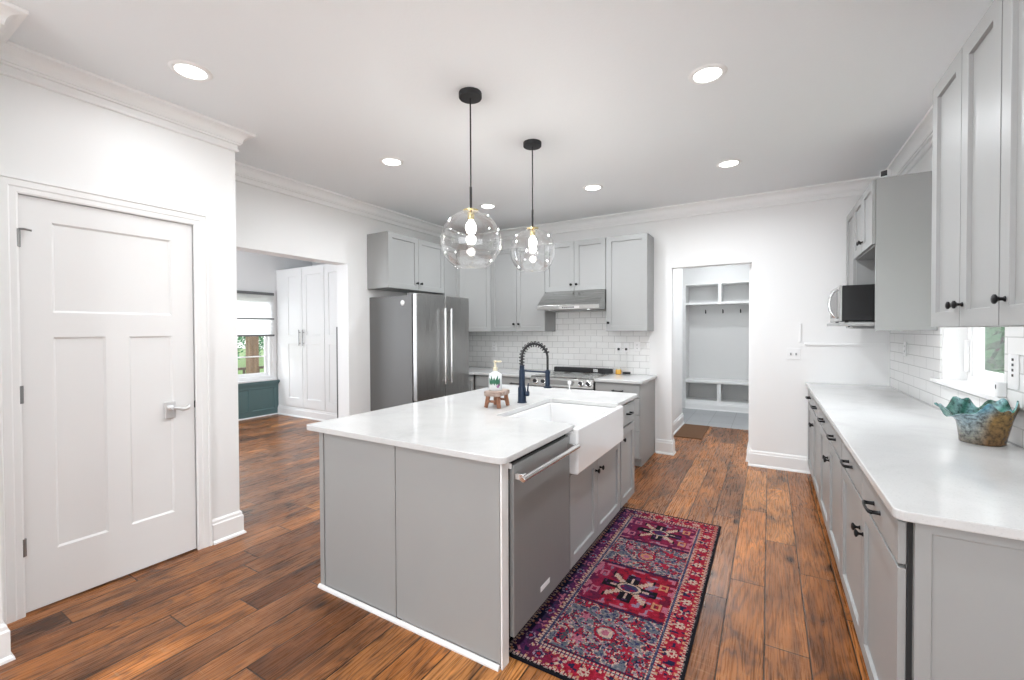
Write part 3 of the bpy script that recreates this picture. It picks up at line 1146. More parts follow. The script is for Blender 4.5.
for x in (-0.24, 0.0, 0.24):
    for y in (0.16, 0.44):
        bm = bmesh.new()
        lathe(bm, [(0.075, 0.9155), (0.075, 0.918), (0.05, 0.919), (0.0, 0.919)], 24, Matrix.Translation((x, y, 0)))
        obj('burner', bm, M_STEELD, root)
g = obj('back_guard', B((-rh + .004, rh - .004, 0.605, 0.665, 0.906, 0.972)), M_BLACKM, root, bevel=0.012, seg=3)
obj('badge', B((0.155, 0.215, 0.6025, 0.6045, 0.925, 0.962)), M_CHROME, g)
for a in (-rh + .03, rh - .07):
    for b in (0.03, 0.6):
        obj('leg', B((a, a + .04, b, b + .04, 0, 0.06)), M_BLACKM, root)

# jar and the dark bar right of the range
root = thing('jar', 'small amber jar on the worktop beside the range', 'jar', (-1.565, 5.17, TH))
bm = bmesh.new()
lathe(bm, [(0.030, 0), (0.036, 0.004), (0.036, 0.042), (0.032, 0.048), (0.032, 0.056)], 18)
obj('body', bm, M_AMBER, root, smooth=True, auto=50)
bm = bmesh.new()
lathe(bm, [(0.033, 0.0565), (0.033, 0.064), (0.0, 0.066)], 18)
obj('lid', bm, M_PUMP, root, smooth=True, auto=50)
bm = bmesh.new()
tube(bm, [(-1.515, 5.17, TH + 0.0165), (-1.48, 5.18, TH + 0.0165), (-1.425, 5.19, TH + 0.0165)], [0.012, 0.016, 0.015], 10)
tag(obj('utensil_handle', bm, M_BLACKM, smooth=True, auto=50), 'short black handle lying on the worktop right of the amber jar', 'utensil')

# ---------------------------------------------------------------- wall plates and cable covers


def plate(label, loc, rz, w, h, kind, group=None, cat='outlet', name='wall_outlet'):
    root = thing(name, label, cat, loc, rz, group)
    obj('plate', B((-w / 2, w / 2, -0.006, 0, -h / 2, h / 2)), M_WHITE, root, bevel=0.002)
    if kind == 'switch':
        n = 2
        for k in range(n):
            x = (k - (n - 1) / 2) * 0.046
            obj('toggle', B((x - 0.006, x + 0.006, -0.016, -0.0062, -0.012, 0.012)), M_HINGE, root, bevel=0.002)
    elif kind == 'outlet':
        for zz in (-0.02, 0.02):
            bm = bmesh.new()
            box(bm, -0.016, 0.016, -0.0085, -0.0062, zz - 0.014, zz + 0.014)
            s = obj('socket', bm, M_WHITE, root, bevel=0.002)
            obj('slot', B((-0.008, -0.004, -0.0092, -0.0086, zz - 0.004, zz + 0.006), (0.004, 0.008, -0.0092, -0.0086, zz - 0.004, zz + 0.006)), M_BLACKM, s)
    elif kind == 'dark4':
        for k in range(4):
            zz = 0.055 - k * 0.024
            obj('slot', B((-0.008, 0.008, -0.0075, -0.0062, zz - 0.006, zz + 0.006)), M_BLACKM, root)
    elif kind == 'plug':
        bm = bmesh.new()
        box(bm, -0.012, 0.012, -0.03, -0.0062, -0.035, -0.008)
        obj('plug', bm, M_BLACKM, root, bevel=0.003)
        bm = bmesh.new()
        tube(bm, [(0, -0.02, -0.034), (0.002, -0.022, -0.10), (0.006, -0.02, -0.2), (0.004, -0.018, -0.285)], 0.0022, 6)
        obj('cord', bm, M_WHITE, root)
    return root


YT = YB - 0.0085
plate('white double switch plate on the back wall right of the doorway', (0.212, YB, 1.195), 0, 0.118, 0.118, 'switch', cat='switch', name='light_switch')
plate('white tile outlet with a black plug right of the range, the left one of two', (-1.583, YT, 1.235), 0, 0.068, 0.112, 'plug', 'plugged outlets right of the range')
plate('white tile outlet with a black plug right of the range, the right one of two', (-1.490, YT, 1.235), 0, 0.068, 0.112, 'plug', 'plugged outlets right of the range')
plate('white blank outlet plate on the tile beside the doorway end of the backsplash', (-1.362, YT, 1.245), 0, 0.075, 0.115, 'outlet')
plate('white outlet on the tile behind the soap bottle, left of the range', (-3.40, YT, 1.215), 0, 0.072, 0.115, 'outlet')
plate('white outlet on the right wall tile in the far corner under the microwave cabinet', (XR - 0.0085, 4.72, 1.28), -pi / 2, 0.072, 0.115, 'outlet')
plate('tall white outlet plate beside the right window, above the bowl', (XR - 0.0085, 2.875, 1.245), -pi / 2, 0.095, 0.16, 'dark4')
tag(obj('cable_cover', B((0.258, 0.278, YB - 0.014, YB, 1.32, 1.505)), M_TRIM, bevel=0.002), 'short upright white cable cover on the back wall above the switch', 'cable cover')
tag(obj('cable_cover', B((0.305, 0.93, YB - 0.016, YB, 1.288, 1.308)), M_TRIM, bevel=0.002), 'long level white cable cover on the back wall under the microwave', 'cable cover')

# ---------------------------------------------------------------- island
IX0, IX1, IY0, IY1 = -2.265, -0.941, 1.520, 3.655
BX0, BX1, BY = -2.178, -0.968, 1.548
NY0, NY1, NX = 2.285, 3.075, -1.475     # sink cut-out
root = thing('kitchen_island', 'grey kitchen island body with flat end panels facing the camera', 'island', (-1.57, BY, 0))
ox, oy = 1.57, -BY
bm = B((BX0 + ox + 0.012, -1.62 + ox, 0.014, 3.60 + oy, 0.0, CB))
obj('carcass', bm, M_CAB, root)
for a, b in ((BX0 + 0.039, -1.602), (-1.590, BX1 - 0.014)):
    obj('end_panel', B((a + ox, b + ox, 0.004, 0.0135, 0.02, CB - 0.001)), M_CAB, root, bevel=0.001)
obj('batten', B((-1.601 + ox, -1.593 + ox, 0.001, 0.0135, 0.02, CB - 0.001)), M_CAB, root, bevel=0.0015)
obj('corner_strip', B((BX0 + ox, BX0 + 0.034 + ox, 0.0, 0.05, 0.0, CB - 0.001)), M_CAB, root, bevel=0.0015)
obj('corner_post', B((BX1 - 0.009 + ox, BX1 + ox, 0.0, 0.054, 0.0, CB - 0.001), (BX1 - 0.6 + ox, BX1 - 0.009 + ox, 0.014, 0.054, 0.0, CB - 0.001)), M_CABW, root, bevel=0.0015)
bm = bmesh.new()
pr = [(0.0, 0.0), (-0.015, 0.0), (-0.015, 0.008), (-0.011, 0.015), (-0.003, 0.019), (0.0, 0.019)]
prism(bm, pr, 'x', BX0 - 0.006 + ox, BX1 - 0.014 + ox)
o = obj('base_strip', bm, M_CABW, root)
o['label'] = 'pale quarter-round strip along the floor'
bm = B((-1.618 + ox, BX1 - 0.05 + ox, 3.602 + oy, 3.614 + oy, 0.0, CB))
obj('back_panel', bm, M_CAB, root)

# cabinets of the island front, facing +X
XI = -0.975
cabinet('sink_cabinet', 'pale grey two-door cabinet below the farmhouse sink', 'cabinet', (XI, 2.72, 0), pi / 2, -0.478, 0.478, 0.62, 0, 0.635,
        [('door', -0.475, -0.028, 0.10, 0.632, (-0.06, 0.545)), ('door', -0.028, 0.475, 0.10, 0.632, (0.02, 0.545))], toe=0.098)
cabinet('island_cabinet', 'slim pale grey island cabinet with drawer above a door, far end by the range', 'cabinet', (XI, 3.405, 0), pi / 2, -0.195, 0.195, 0.62, 0, CB,
        [('drawer', -0.19, 0.19, 0.705, 0.868, (0.0, 0.79, 0.09)), ('door', -0.19, 0.19, 0.10, 0.697, (-0.16, 0.615))], toe=0.098)

# dishwasher
root = thing('dishwasher', 'stainless steel dishwasher with a towel bar handle at the island corner', 'dishwasher', (-0.975, 1.921, 0), pi / 2)
obj('tub', B((-0.308, 0.308, 0.0, 0.55, 0.10, 0.868)), M_DARK_GAP, root)
d = obj('door', B((-0.306, 0.306, -0.026, -0.001, 0.105, 0.860)), M_STEELD, root, bevel=0.004)
bm = bmesh.new()
for s in (-1, 1):
    box(bm, s * 0.285 - 0.013, s * 0.285 + 0.013, -0.070, -0.0265, 0.795, 0.825)
tube(bm, [(-0.315, -0.074, 0.808), (0.315, -0.074, 0.808)], 0.0135, 14)
obj('handle', bm, M_CHROME, d, smooth=True, auto=40, bevel=0.003)
obj('badge', B((-0.055, 0.045, -0.0285, -0.0265, 0.175, 0.200)), M_WHITE, d, bevel=0.0008)
obj('toe_kick', B((-0.306, 0.306, 0.064, 0.09, 0.0, 0.098)), M_BLACKM, root)
bm = bmesh.new()
box(bm, -0.317, -0.309, -0.02, 0.0, 0.845, 0.868)
obj('bracket', bm, M_WHITE, root, bevel=0.002)

# island worktop
bm = bmesh.new()
r = 0.022


def arc(cx, cy, r, a0, a1, n=6):
    return [(cx + r * cos(radians(a0 + (a1 - a0) * k / n)), cy + r * sin(radians(a0 + (a1 - a0) * k / n))) for k in range(n + 1)]


pts = arc(IX0 + r, IY0 + r, r, 180, 270) + arc(IX1 - 0.04, IY0 + 0.04, 0.04, 270, 360) + [(IX1, NY0)]
pts += [(NX + 0.02, NY0), (NX, NY0 + 0.02), (NX, NY1 - 0.02), (NX + 0.02, NY1), (IX1, NY1)]
pts += arc(IX1 - r, IY1 - r, r, 0, 90) + arc(IX0 + r, IY1 - r, r, 90, 180)
prism(bm, pts, 'z', CB, TH)
tag(obj('worktop', bm, M_QUARTZ, bevel=0.004), 'white quartz island worktop with sink cut-out', 'worktop')

# sink
SX0, SX1, SY0, SY1 = -1.50, -0.905, 2.236, 3.110
root = thing('sink', 'white apron-front farmhouse sink set in the island', 'sink', (-1.2, 2.665, 0.64))
def sbox(x0, x1, y0, y1, z0, z1):
    return (x0 + 1.2, x1 + 1.2, y0 - 2.665, y1 - 2.665, z0 - 0.64, z1 - 0.64)
bm = bmesh.new()
ow = [(SX0, SY0), (SX1, SY0), (SX1, SY1), (SX0, SY1)]
ZT = 0.882
IXa, IXb, IYa, IYb = SX0 + 0.035, SX1 - 0.042, SY0 + 0.075, SY1 - 0.045
# basin as one continuous shell: outer box with an inner tapered well
o0 = [bm.verts.new((x, y, 0.642)) for x, y in ow]
o1 = [bm.verts.new((x, y, ZT)) for x, y in ow]
i1 = [bm.verts.new((x, y, ZT)) for x, y in ((IXa, IYa), (IXb, IYa), (IXb, IYb), (IXa, IYb))]
i0 = [bm.verts.new((x, y, 0.675)) for x, y in ((IXa + .02, IYa + .02), (IXb - .02, IYa + .02), (IXb - .02, IYb - .02), (IXa + .02, IYb - .02))]
bm.faces.new(o0[::-1])
bm.faces.new(i0)
for k in range(4):
    j = (k + 1) % 4
    bm.faces.new((o0[k], o0[j], o1[j], o1[k]))
    bm.faces.new((o1[k], o1[j], i1[j], i1[k]))
    bm.faces.new((i1[k], i1[j], i0[j], i0[k]))
bm.transform(Matrix.Translation((1.2, -2.665, -0.64)))
obj('basin', bm, M_PORC, root, bevel=0.010, seg=3, smooth=True, auto=40)
bm = B(sbox(-0.940, SX1 + 0.002, SY0 + 0.001, SY1 - 0.001, 0.643, 0.900))
obj('apron', bm, M_PORC, root, bevel=0.012, seg=4)
bm = bmesh.new()
lathe(bm, [(0.045, 0.0355), (0.045, 0.039), (0.03, 0.040), (0.028, 0.037)], 20, Matrix.Translation((-0.06, 0.05, 0)))
obj('drain', bm, M_CHROME, root)

# faucet
FXc, FYc = -1.564, 2.788
root = thing('faucet', 'dark navy spring-neck kitchen faucet behind the sink', 'faucet', (FXc, FYc, TH), radians(14))
bm = bmesh.new()
lathe(bm, [(0.036, 0), (0.036, 0.004), (0.031, 0.010), (0.030, 0.108), (0.026, 0.114), (0.0225, 0.12), (0.0225, 0.235), (0.019, 0.242), (0.017, 0.275), (0.0, 0.276)], 20)
obj('body', bm, M_NAVY, root, smooth=True, auto=35)
AR, AZ = 0.096, 0.330
path = [(0, 0, 0.27), (0, 0, 0.30)] + [(AR - AR * cos(pi * k / 20), 0, AZ + AR * 1.06 * sin(pi * k / 20)) for k in range(21)] + [(2 * AR, 0, 0.28), (2 * AR, 0, 0.235)]
bm = bmesh.new()
tube(bm, path, 0.0085, 10)
obj('hose', bm, M_BLACKM, root, smooth=True)
bm = bmesh.new()
# coil spring round the riser and the arch
P = [Vector(p) for p in path[:24]]
lens = [0]
for a, b in zip(P[:-1], P[1:]):
    lens.append(lens[-1] + (b - a).length)


def at(s):
    for k in range(len(P) - 1):
        if s <= lens[k + 1] + 1e-9:
            f = (s - lens[k]) / (lens[k + 1] - lens[k])
            return P[k].lerp(P[k + 1], f), (P[k + 1] - P[k]).normalized()
    return P[-1], (P[-1] - P[-2]).normalized()


turns = 15
tot = lens[-1] * 0.80
hp = []
for k in range(turns * 10 + 1):
    s = tot * k / (turns * 10)
    p, d = at(s)
    side = Vector((0, 1, 0))
    nn = side.cross(d).normalized()
    a = 2 * pi * k / 10
    hp.append(p + (side * cos(a) + nn * sin(a)) * 0.0185)
tube(bm, hp, 0.0042, 5)
obj('spring', bm, M_BLACKM, root, smooth=True)
bm = bmesh.new()
lathe(bm, [(0.030, 0.115), (0.030, 0.122), (0.018, 0.130), (0.0165, 0.235), (0.012, 0.245)], 16, Matrix.Translation((2 * AR, 0, 0)))
obj('spray_head', bm, M_NAVY, root, smooth=True, auto=35)
bm = bmesh.new()
tube(bm, [(0.0, 0, 0.236), (0.06, 0, 0.232), (2 * AR - 0.016, 0, 0.228)], 0.0065, 8)
lathe(bm, [(0.021, 0.220), (0.021, 0.236)], 14, Matrix.Translation((2 * AR, 0, 0)), cap=False)
obj('support_arm', bm, M_NAVY, root, smooth=True, auto=40)
bm = bmesh.new()
M = Matrix.Translation((0.028, -0.006, 0.068)) @ Matrix.Rotation(pi / 2, 4, 'Y')
lathe(bm, [(0.019, 0), (0.019, 0.024), (0.014, 0.028), (0.0, 0.028)], 14, M)
tube(bm, [(0.044, -0.006, 0.075), (0.046, -0.006, 0.11), (0.050, -0.006, 0.145)], [0.006, 0.005, 0.0045], 8)
obj('lever', bm, M_NAVY, root, smooth=True, auto=40)
# small soap knob on the far side of the worktop
bm = bmesh.new()
lathe(bm, [(0.016, 0), (0.016, 0.004), (0.007, 0.007), (0.006, 0.05), (0.014, 0.056), (0.018, 0.070), (0.016, 0.086), (0.0, 0.092)], 16, Matrix.Translation((-1.505, 3.53, TH)))
tag(obj('soap_dispenser', bm, M_PORC, smooth=True, auto=50), 'small white soap pump knob on the far edge of the island worktop', 'soap dispenser')

# riser stool and soap bottle
root = thing('riser_stool', 'little brown wooden stool riser under the soap bottle on the island', 'stool', (-1.632, 2.553, TH + 0.002), radians(96))
bm = bmesh.new()
prism(bm, rounded_rect(-0.098, 0.098, -0.066, 0.066, (0.04,) * 4, 6), 'z', 0.080, 0.112)
obj('top', bm, M_STOOLT, root, bevel=0.008, seg=3)
for sx in (-1, 1):
    for sy in (-1, 1):
        bm = bmesh.new()
        tube(bm, [(sx * 0.070, sy * 0.050, 0.0), (sx * 0.058, sy * 0.038, 0.0805)], [0.0135, 0.0165], 8)
        obj('leg', bm, M_STOOL, root, smooth=True, auto=50)
for sx in (-1, 1):
    bm = bmesh.new()
    tube(bm, [(sx * 0.064, -0.042, 0.042), (sx * 0.064, 0.042, 0.042)], 0.009, 8)
    obj('stretcher', bm, M_STOOL, root)
root = thing('soap_bottle', 'clear white pump soap bottle with green leaf print on the little stool', 'bottle', (-1.640, 2.545, TH + 0.1145), radians(25))
bm = bmesh.new()
lathe(bm, [(0.034, 0), (0.037, 0.006), (0.037, 0.105), (0.034, 0.115), (0.020, 0.126), (0.014, 0.130), (0.014, 0.136)], 22)
bm.transform(Matrix.Scale(0.78, 4, (0, 1, 0)))
bm.transform(Matrix.Scale(1.25, 4, (1, 0, 0)))
bod = obj('body', bm, M_SOAP, root, smooth=True, auto=50)


def curved_patch(bm, pts):
    """flat print wrapped on the front of the bottle (x -> angle)"""
    vs = []
    for (x, z) in pts:
        a = -pi / 2 + x / 0.042
        vs.append(bm.verts.new((0.0468 * cos(a), 0.0295 * sin(a), z)))
    bm.faces.new(vs)


bm = bmesh.new()
for cx, tip in ((-0.034, (-0.042, 0.092)), (-0.020, (-0.024, 0.106)), (-0.004, (-0.004, 0.094)), (0.012, (0.020, 0.108)), (0.026, (0.034, 0.088))):
    curved_patch(bm, [(cx - 0.008, 0.052), (cx, 0.036), (cx + 0.009, 0.050), (cx + 0.009, 0.068), tip, (cx - 0.009, 0.070)])
obj('leaf_print', bm, M_LGREEN, bod)
bm = bmesh.new()
for (a, b) in ((0.012, 0.022), (0.020, 0.035)):
    curved_patch(bm, [(a, b), (a + 0.013, b - 0.003), (a + 0.018, b + 0.01), (a + 0.008, b + 0.018), (a - 0.002, b + 0.012)])
obj('flower_print', bm, M_PURPLE, bod)
bm = bmesh.new()
lathe(bm, [(0.016, 0.1365), (0.016, 0.158), (0.008, 0.162), (0.006, 0.19), (0.012, 0.194), (0.012, 0.206), (0.0, 0.208)], 16)
box(bm, -0.005, 0.042, -0.006, 0.006, 0.195, 0.205)
obj('pump', bm, M_PUMP, root, smooth=True, auto=40)

# ---------------------------------------------------------------- pendants


def pendant(label, x, y, zcen, R=0.178):
    root = thing('pendant_light', label, 'pendant lamp', (x, y, ZC), 0, 'clear glass globe pendants above the island')
    bm = bmesh.new()
    lathe(bm, [(0.050, -0.032), (0.066, -0.030), (0.068, -0.026), (0.068, 0.0)], 28)
    obj('canopy', bm, M_BLACKM, root, smooth=True, auto=40)
    zc = zcen - ZC
    bm = bmesh.new()
    tube(bm, [(0, 0, -0.032), (0, 0, zc + R + 0.14)], 0.0045, 8)
    tube(bm, [(0, 0, zc + R + 0.14), (0, 0, zc + R)], 0.0075, 10)
    obj('stem', bm, M_BLACKM, root, smooth=True, auto=40)
    bm = bmesh.new()
    lathe(bm, [(0.016, zc + R - 0.055), (0.020, zc + R - 0.05), (0.020, zc + R - 0.012), (0.044, zc + R - 0.004), (0.046, zc + R + 0.003), (0.010, zc + R + 0.010), (0.0, zc + R + 0.011)], 24)
    obj('cap', bm, M_BRASS, root, smooth=True, auto=40)
    bm = bmesh.new()
    prof = []
    a0, a1 = -math.asin(0.84), math.asin(0.972)
    for k in range(25):
        a = a0 + (a1 - a0) * k / 24
        prof.append((R * cos(a), zc + R * sin(a)))
    prof2 = [(r - 0.003 * r / R - 0.0006, zc + (z - zc) * (1 - 0.003 / R)) for r, z in prof][::-1]
    lathe(bm, prof + prof2, 48, cap=False)
    obj('globe', bm, M_GLOBE, root, smooth=True)
    bm = bmesh.new()
    lathe(bm, [(0.006, zc + R - 0.140), (0.024, zc + R - 0.132), (0.033, zc + R - 0.108), (0.028, zc + R - 0.08), (0.015, zc + R - 0.062), (0.013, zc + R - 0.054)], 18)
    obj('bulb', bm, M_BULB, root, smooth=True)
    l = bpy.data.lights.new('pendant_glow', 'POINT')
    l.energy = 6
    l.shadow_soft_size = 0.03
    l.color = (1, 0.95, 0.88)
    lo = bpy.data.objects.new('pendant_glow', l)
    C.objects.link(lo)
    lo.parent = root
    lo.location = (0, 0, zc + R - 0.19)
    return root


pendant('clear glass globe pendant on a black stem, the nearer and lower-hanging left one', -1.530, 2.115, 1.976, 0.181)
pendant('clear glass globe pendant on a black stem, the farther right one', -1.533, 2.905, 2.036, 0.172)

# ---------------------------------------------------------------- recessed lights


def downlight(label, x, y, f=1.0, group='recessed ceiling lights in a grid'):
    root = thing('recessed_light', label, 'ceiling light', (x, y, ZC), 0, group)
    bm = bmesh.new()
    lathe(bm, [(0.070, -0.004), (0.074, -0.009), (0.092, -0.007), (0.099, 0.0)], 32, cap=False)
    obj('trim_ring', bm, M_TRIM, root, smooth=True, auto=60)
    bm = bmesh.new()
    lathe(bm, [(0.0705, -0.0045), (0.0, -0.0055)], 32, cap=False)
    obj('diffuser', bm, M_LEMIT, root)
    a = area_light('lamp_glow', (0, 0, -0.012), (0, 0, -1), 0.14, 0.14, P_LAMP * f, LAMP, root, 'DISK', 165)
    return root


downlight('round recessed ceiling light above the white door, left of the photo', -2.69, 1.16, 0.28)
downlight('large-looking round recessed ceiling light, nearest on the right side', -0.298, 2.63)
downlight('round recessed ceiling light between the left wall and the nearer pendant', -2.70, 2.62)
downlight('round recessed ceiling light in front of the range hood, centre of the back row', -1.50, 4.115)
downlight('round recessed ceiling light in the back row in front of the mudroom doorway', -0.30, 4.12)
downlight('round recessed ceiling light in the back row by the refrigerator, half behind the nearer globe', -2.735, 4.105)
for k, (x, y) in enumerate(((-0.3, 1.15), (-0.3, -0.6), (-2.0, -0.6), (-1.2, -2.2))):
    area_light('room_lamp', (x, y, ZC - 0.02), (0, 0, -1), 0.14, 0.14, P_LAMP, LAMP, None, 'DISK')
area_light('mudroom_lamp', (-0.75, 7.7, ZC - 0.05), (0, 0, -1), 0.3, 0.3, P_MUD, LAMP, None, 'DISK')
area_light('hall_lamp', (-0.7, 6.2, ZC - 0.05), (0, 0, -1), 0.2, 0.2, 12, LAMP, None, 'DISK')

# ---------------------------------------------------------------- right window
win = bpy.data.objects.new('window_2', None)
C.objects.link(win)
win['kind'] = 'structure'
XW = 1.10
bm = bmesh.new()
# jamb liner, frame, sash
for (a, b, c, d) in ((WY0, WY0 + 0.018, WZ0, WZ1), (WY1 - 0.018, WY1, WZ0, WZ1)):
    box(bm, XR + 0.002, XR + 0.148, a, b, c, d)
box(bm, XR + 0.002, XR + 0.148, WY0, WY1, WZ1 - 0.018, WZ1)
wall(bm, 'x', XW - 0.014, XW + 0.020, WY0 + 0.018, WY1 - 0.018, WZ0, WZ1 - 0.018, [(WY0 + 0.06, WY1 - 0.075, WZ0 + 0.045, WZ1 - 0.10)])
fr = obj('window_frame', bm, M_TRIM, win, bevel=0.003)
bm = bmesh.new()
wall(bm, 'x', XW - 0.004, XW + 0.014, WY0 + 0.06, WY1 - 0.075, WZ0 + 0.045, WZ1 - 0.10, [(WY0 + 0.12, WY1 - 0.19, WZ0 + 0.095, WZ1 - 0.17)])
obj('window_sash', bm, M_TRIM, win, bevel=0.003)
obj('window_pane', B((XW + 0.003, XW + 0.006, WY0 + 0.115, WY1 - 0.185, WZ0 + 0.09, WZ1 - 0.165)), M_PANE, win)
obj('window_latch', B((XW - 0.034, XW - 0.0145, WY1 - 0.06, WY1 - 0.045, WZ0 + 0.07, WZ0 + 0.27)), M_TRIM, win, bevel=0.003)
bm = bmesh.new()
prism(bm, [(XR - 0.035, WY0 - 0.05), (XR - 0.009, WY0 - 0.05), (XR - 0.009, WY0 + 0.001), (XR + 0.12, WY0 + 0.001), (XR + 0.12, WY1 - 0.001), (XR - 0.009, WY1 - 0.001), (XR - 0.009, WY1 + 0.10), (XR - 0.035, WY1 + 0.10)], 'z', WZ0 - 0.010, WZ0 + 0.014)
obj('window_sill', bm, M_TRIM, win, bevel=0.003)
root = thing('plug_in_freshener', 'small white plug-in with a dark slot on the tile by the right window', 'air freshener', (XR - 0.0085, 2.962, 1.145), -pi / 2)
obj('body', B((-0.02, 0.02, -0.032, 0, -0.03, 0.045)), M_WHITE, root, bevel=0.006, seg=3)
obj('slot', B((-0.004, 0.004, -0.0335, -0.0322, 0.01, 0.03)), M_BLACKM, root)

# ---------------------------------------------------------------- bowl
M_BOWL = mat('glazed_leaf_ceramic', (0.3, 0.2, 0.08), 0.22)
t = NT(M_BOWL)
at_ = t.n('ShaderNodeAttribute', attribute_name='Col')
nz = t.noise(t.obj(), 55, 4, 0.7)
cr = t.ramp(nz, [(0.36, (0.30, 0.28, 0.26)), (0.5, (1.0, 1.0, 1.0)), (0.66, (1.7, 1.6, 1.5))])
t.l(t.mix(1.0, at_.outputs['Color'], cr, 'MULTIPLY'), t.b.inputs['Base Color'])
t.bump(nz, 0.5, 0.004)
bm = bmesh.new()
cl = bm.loops.layers.float_color.new('Col')
SEG, RNG = 72, 16
rb = random.Random(3)
rings = []
BZ = 0.166
A_OUT = radians(208)      # the long ruffle points along the wall towards the room


def bowl_pt(i, k):
    a = 2 * pi * i / SEG
    f = k / RNG
    r = 0.076 + 0.028 * f ** 1.2
    z = BZ * f
    r *= 1 + 0.02 * sin(3 * a + 5 * f)
    if f > 0.55:
        g = (f - 0.55) / 0.45
        out = max(0.0, cos(a - A_OUT)) ** 2
        rip = 0.55 * cos(5 * a + 0.6) + 0.45 * cos(11 * a + 1.3)
        r += g ** 1.5 * (0.010 + 0.062 * out + 0.010 * rip * (0.5 + out))
        z += g ** 2 * (0.020 * cos(5 * a + 2.4) + 0.012 * cos(11 * a) - 0.030 * out + 0.012)
    return Vector((r * cos(a), r * sin(a), z))


for k in range(RNG + 1):
    rings.append([bm.verts.new(bowl_pt(i, k)) for i in range(SEG)])


def bcol(p):
    # glaze: blue-teal and white on one side, brown-olive on the other, green rim
    s = p.x * 0.86 + p.y * 0.51
    f = p.z / BZ
    mixb = min(1, max(0, (s + 0.095) / 0.05))
    left = Vector((0.16, 0.17, 0.15)).lerp(Vector((0.30, 0.42, 0.48)), min(1, f * 1.2))
    right = Vector((0.13, 0.07, 0.028)).lerp(Vector((0.20, 0.125, 0.035)), f)
    c = left.lerp(right, mixb)
    if f > 0.86:
        q = 0.5 + 0.5 * sin(7 * math.atan2(p.y, p.x) + 1.0)
        rim = Vector((0.04, 0.22, 0.20)).lerp(Vector((0.10, 0.30, 0.42)), q)
        c = c.lerp(rim, min(1, (f - 0.86) * 7) * (1 - 0.85 * mixb))
    return (c.x, c.y, c.z, 1)


def bcol_in(p):
    q = 0.5 + 0.5 * sin(9 * math.atan2(p.y, p.x) + 40 * p.z)
    c = Vector((0.03, 0.17, 0.13)).lerp(Vector((0.28, 0.50, 0.55)), q)
    q2 = 0.5 + 0.5 * sin(5 * math.atan2(p.y, p.x) + 2.0)
    c = c.lerp(Vector((0.03, 0.10, 0.05)), q2 * 0.6)
    return (c.x, c.y, c.z, 1)


for k in range(RNG):
    for i in range(SEG):
        j = (i + 1) % SEG
        f = bm.faces.new((rings[k][i], rings[k][j], rings[k + 1][j], rings[k + 1][i]))
        for lp in f.loops:
            lp[cl] = bcol(lp.vert.co)
inr = []
for k in range(RNG, 0, -1):
    row = []
    for i in range(SEG):
        p = bowl_pt(i, k)
        rr = Vector((p.x, p.y, 0))
        q = p - rr.normalized() * 0.006
        row.append(bm.verts.new((q.x, q.y, q.z + 0.0015 if k == RNG else max(q.z, 0.008))))
    inr.append(row)
prev = rings[RNG]
for row in inr:
    for i in range(SEG):
        j = (i + 1) % SEG
        f = bm.faces.new((prev[i], prev[j], row[j], row[i]))
        for lp in f.loops:
            lp[cl] = bcol_in(lp.vert.co)
    prev = row
for ring in (rings[0][::-1], inr[-1]):
    f = bm.faces.new(ring)
    for lp in f.loops:
        lp[cl] = (0.12, 0.08, 0.04, 1)
bowl = obj('bowl', bm, M_BOWL, smooth=True)
bowl.location = (0.852, 2.84, TH + 0.0005)
tag(bowl, 'brown and teal glazed bowl with a ruffled leaf rim on the right worktop', 'bowl')

# ---------------------------------------------------------------- rug
RX_0, RX_1, RY_0, RY_1 = -1.034, -0.296, 1.632, 3.492
rug_w, rug_l = RX_1 - RX_0, RY_1 - RY_0
NXr, NYr = 124, 312
rr = random.Random(11)


def hsh(i, j, s=0):
    n = (i * 73856093) ^ (j * 19349663) ^ (s * 83492791)
    n = (n ^ (n >> 13)) * 1274126177 & 0xffffffff
    return ((n ^ (n >> 16)) & 0xffff) / 65535.0


def vn(x, y, s=0):
    xi, yi = math.floor(x), math.floor(y)
    fx, fy = x - xi, y - yi
    fx, fy = fx * fx * (3 - 2 * fx), fy * fy * (3 - 2 * fy)
    a = hsh(xi, yi, s) * (1 - fx) + hsh(xi + 1, yi, s) * fx
    b = hsh(xi, yi + 1, s) * (1 - fx) + hsh(xi + 1, yi + 1, s) * fx
    return a * (1 - fy) + b * fy


RED, CRIM, WINE = (0.30, 0.012, 0.03), (0.37, 0.018, 0.042), (0.13, 0.010, 0.03)
NAVY, INK, PURP = (0.016, 0.016, 0.05), (0.008, 0.008, 0.012), (0.06, 0.018, 0.075)
CREAM, PINK, PEACH = (0.52, 0.38, 0.31), (0.42, 0.13, 0.19), (0.50, 0.22, 0.12)
SLATE, BLUE, LILAC = (0.12, 0.135, 0.165), (0.035, 0.04, 0.10), (0.27, 0.19, 0.27)


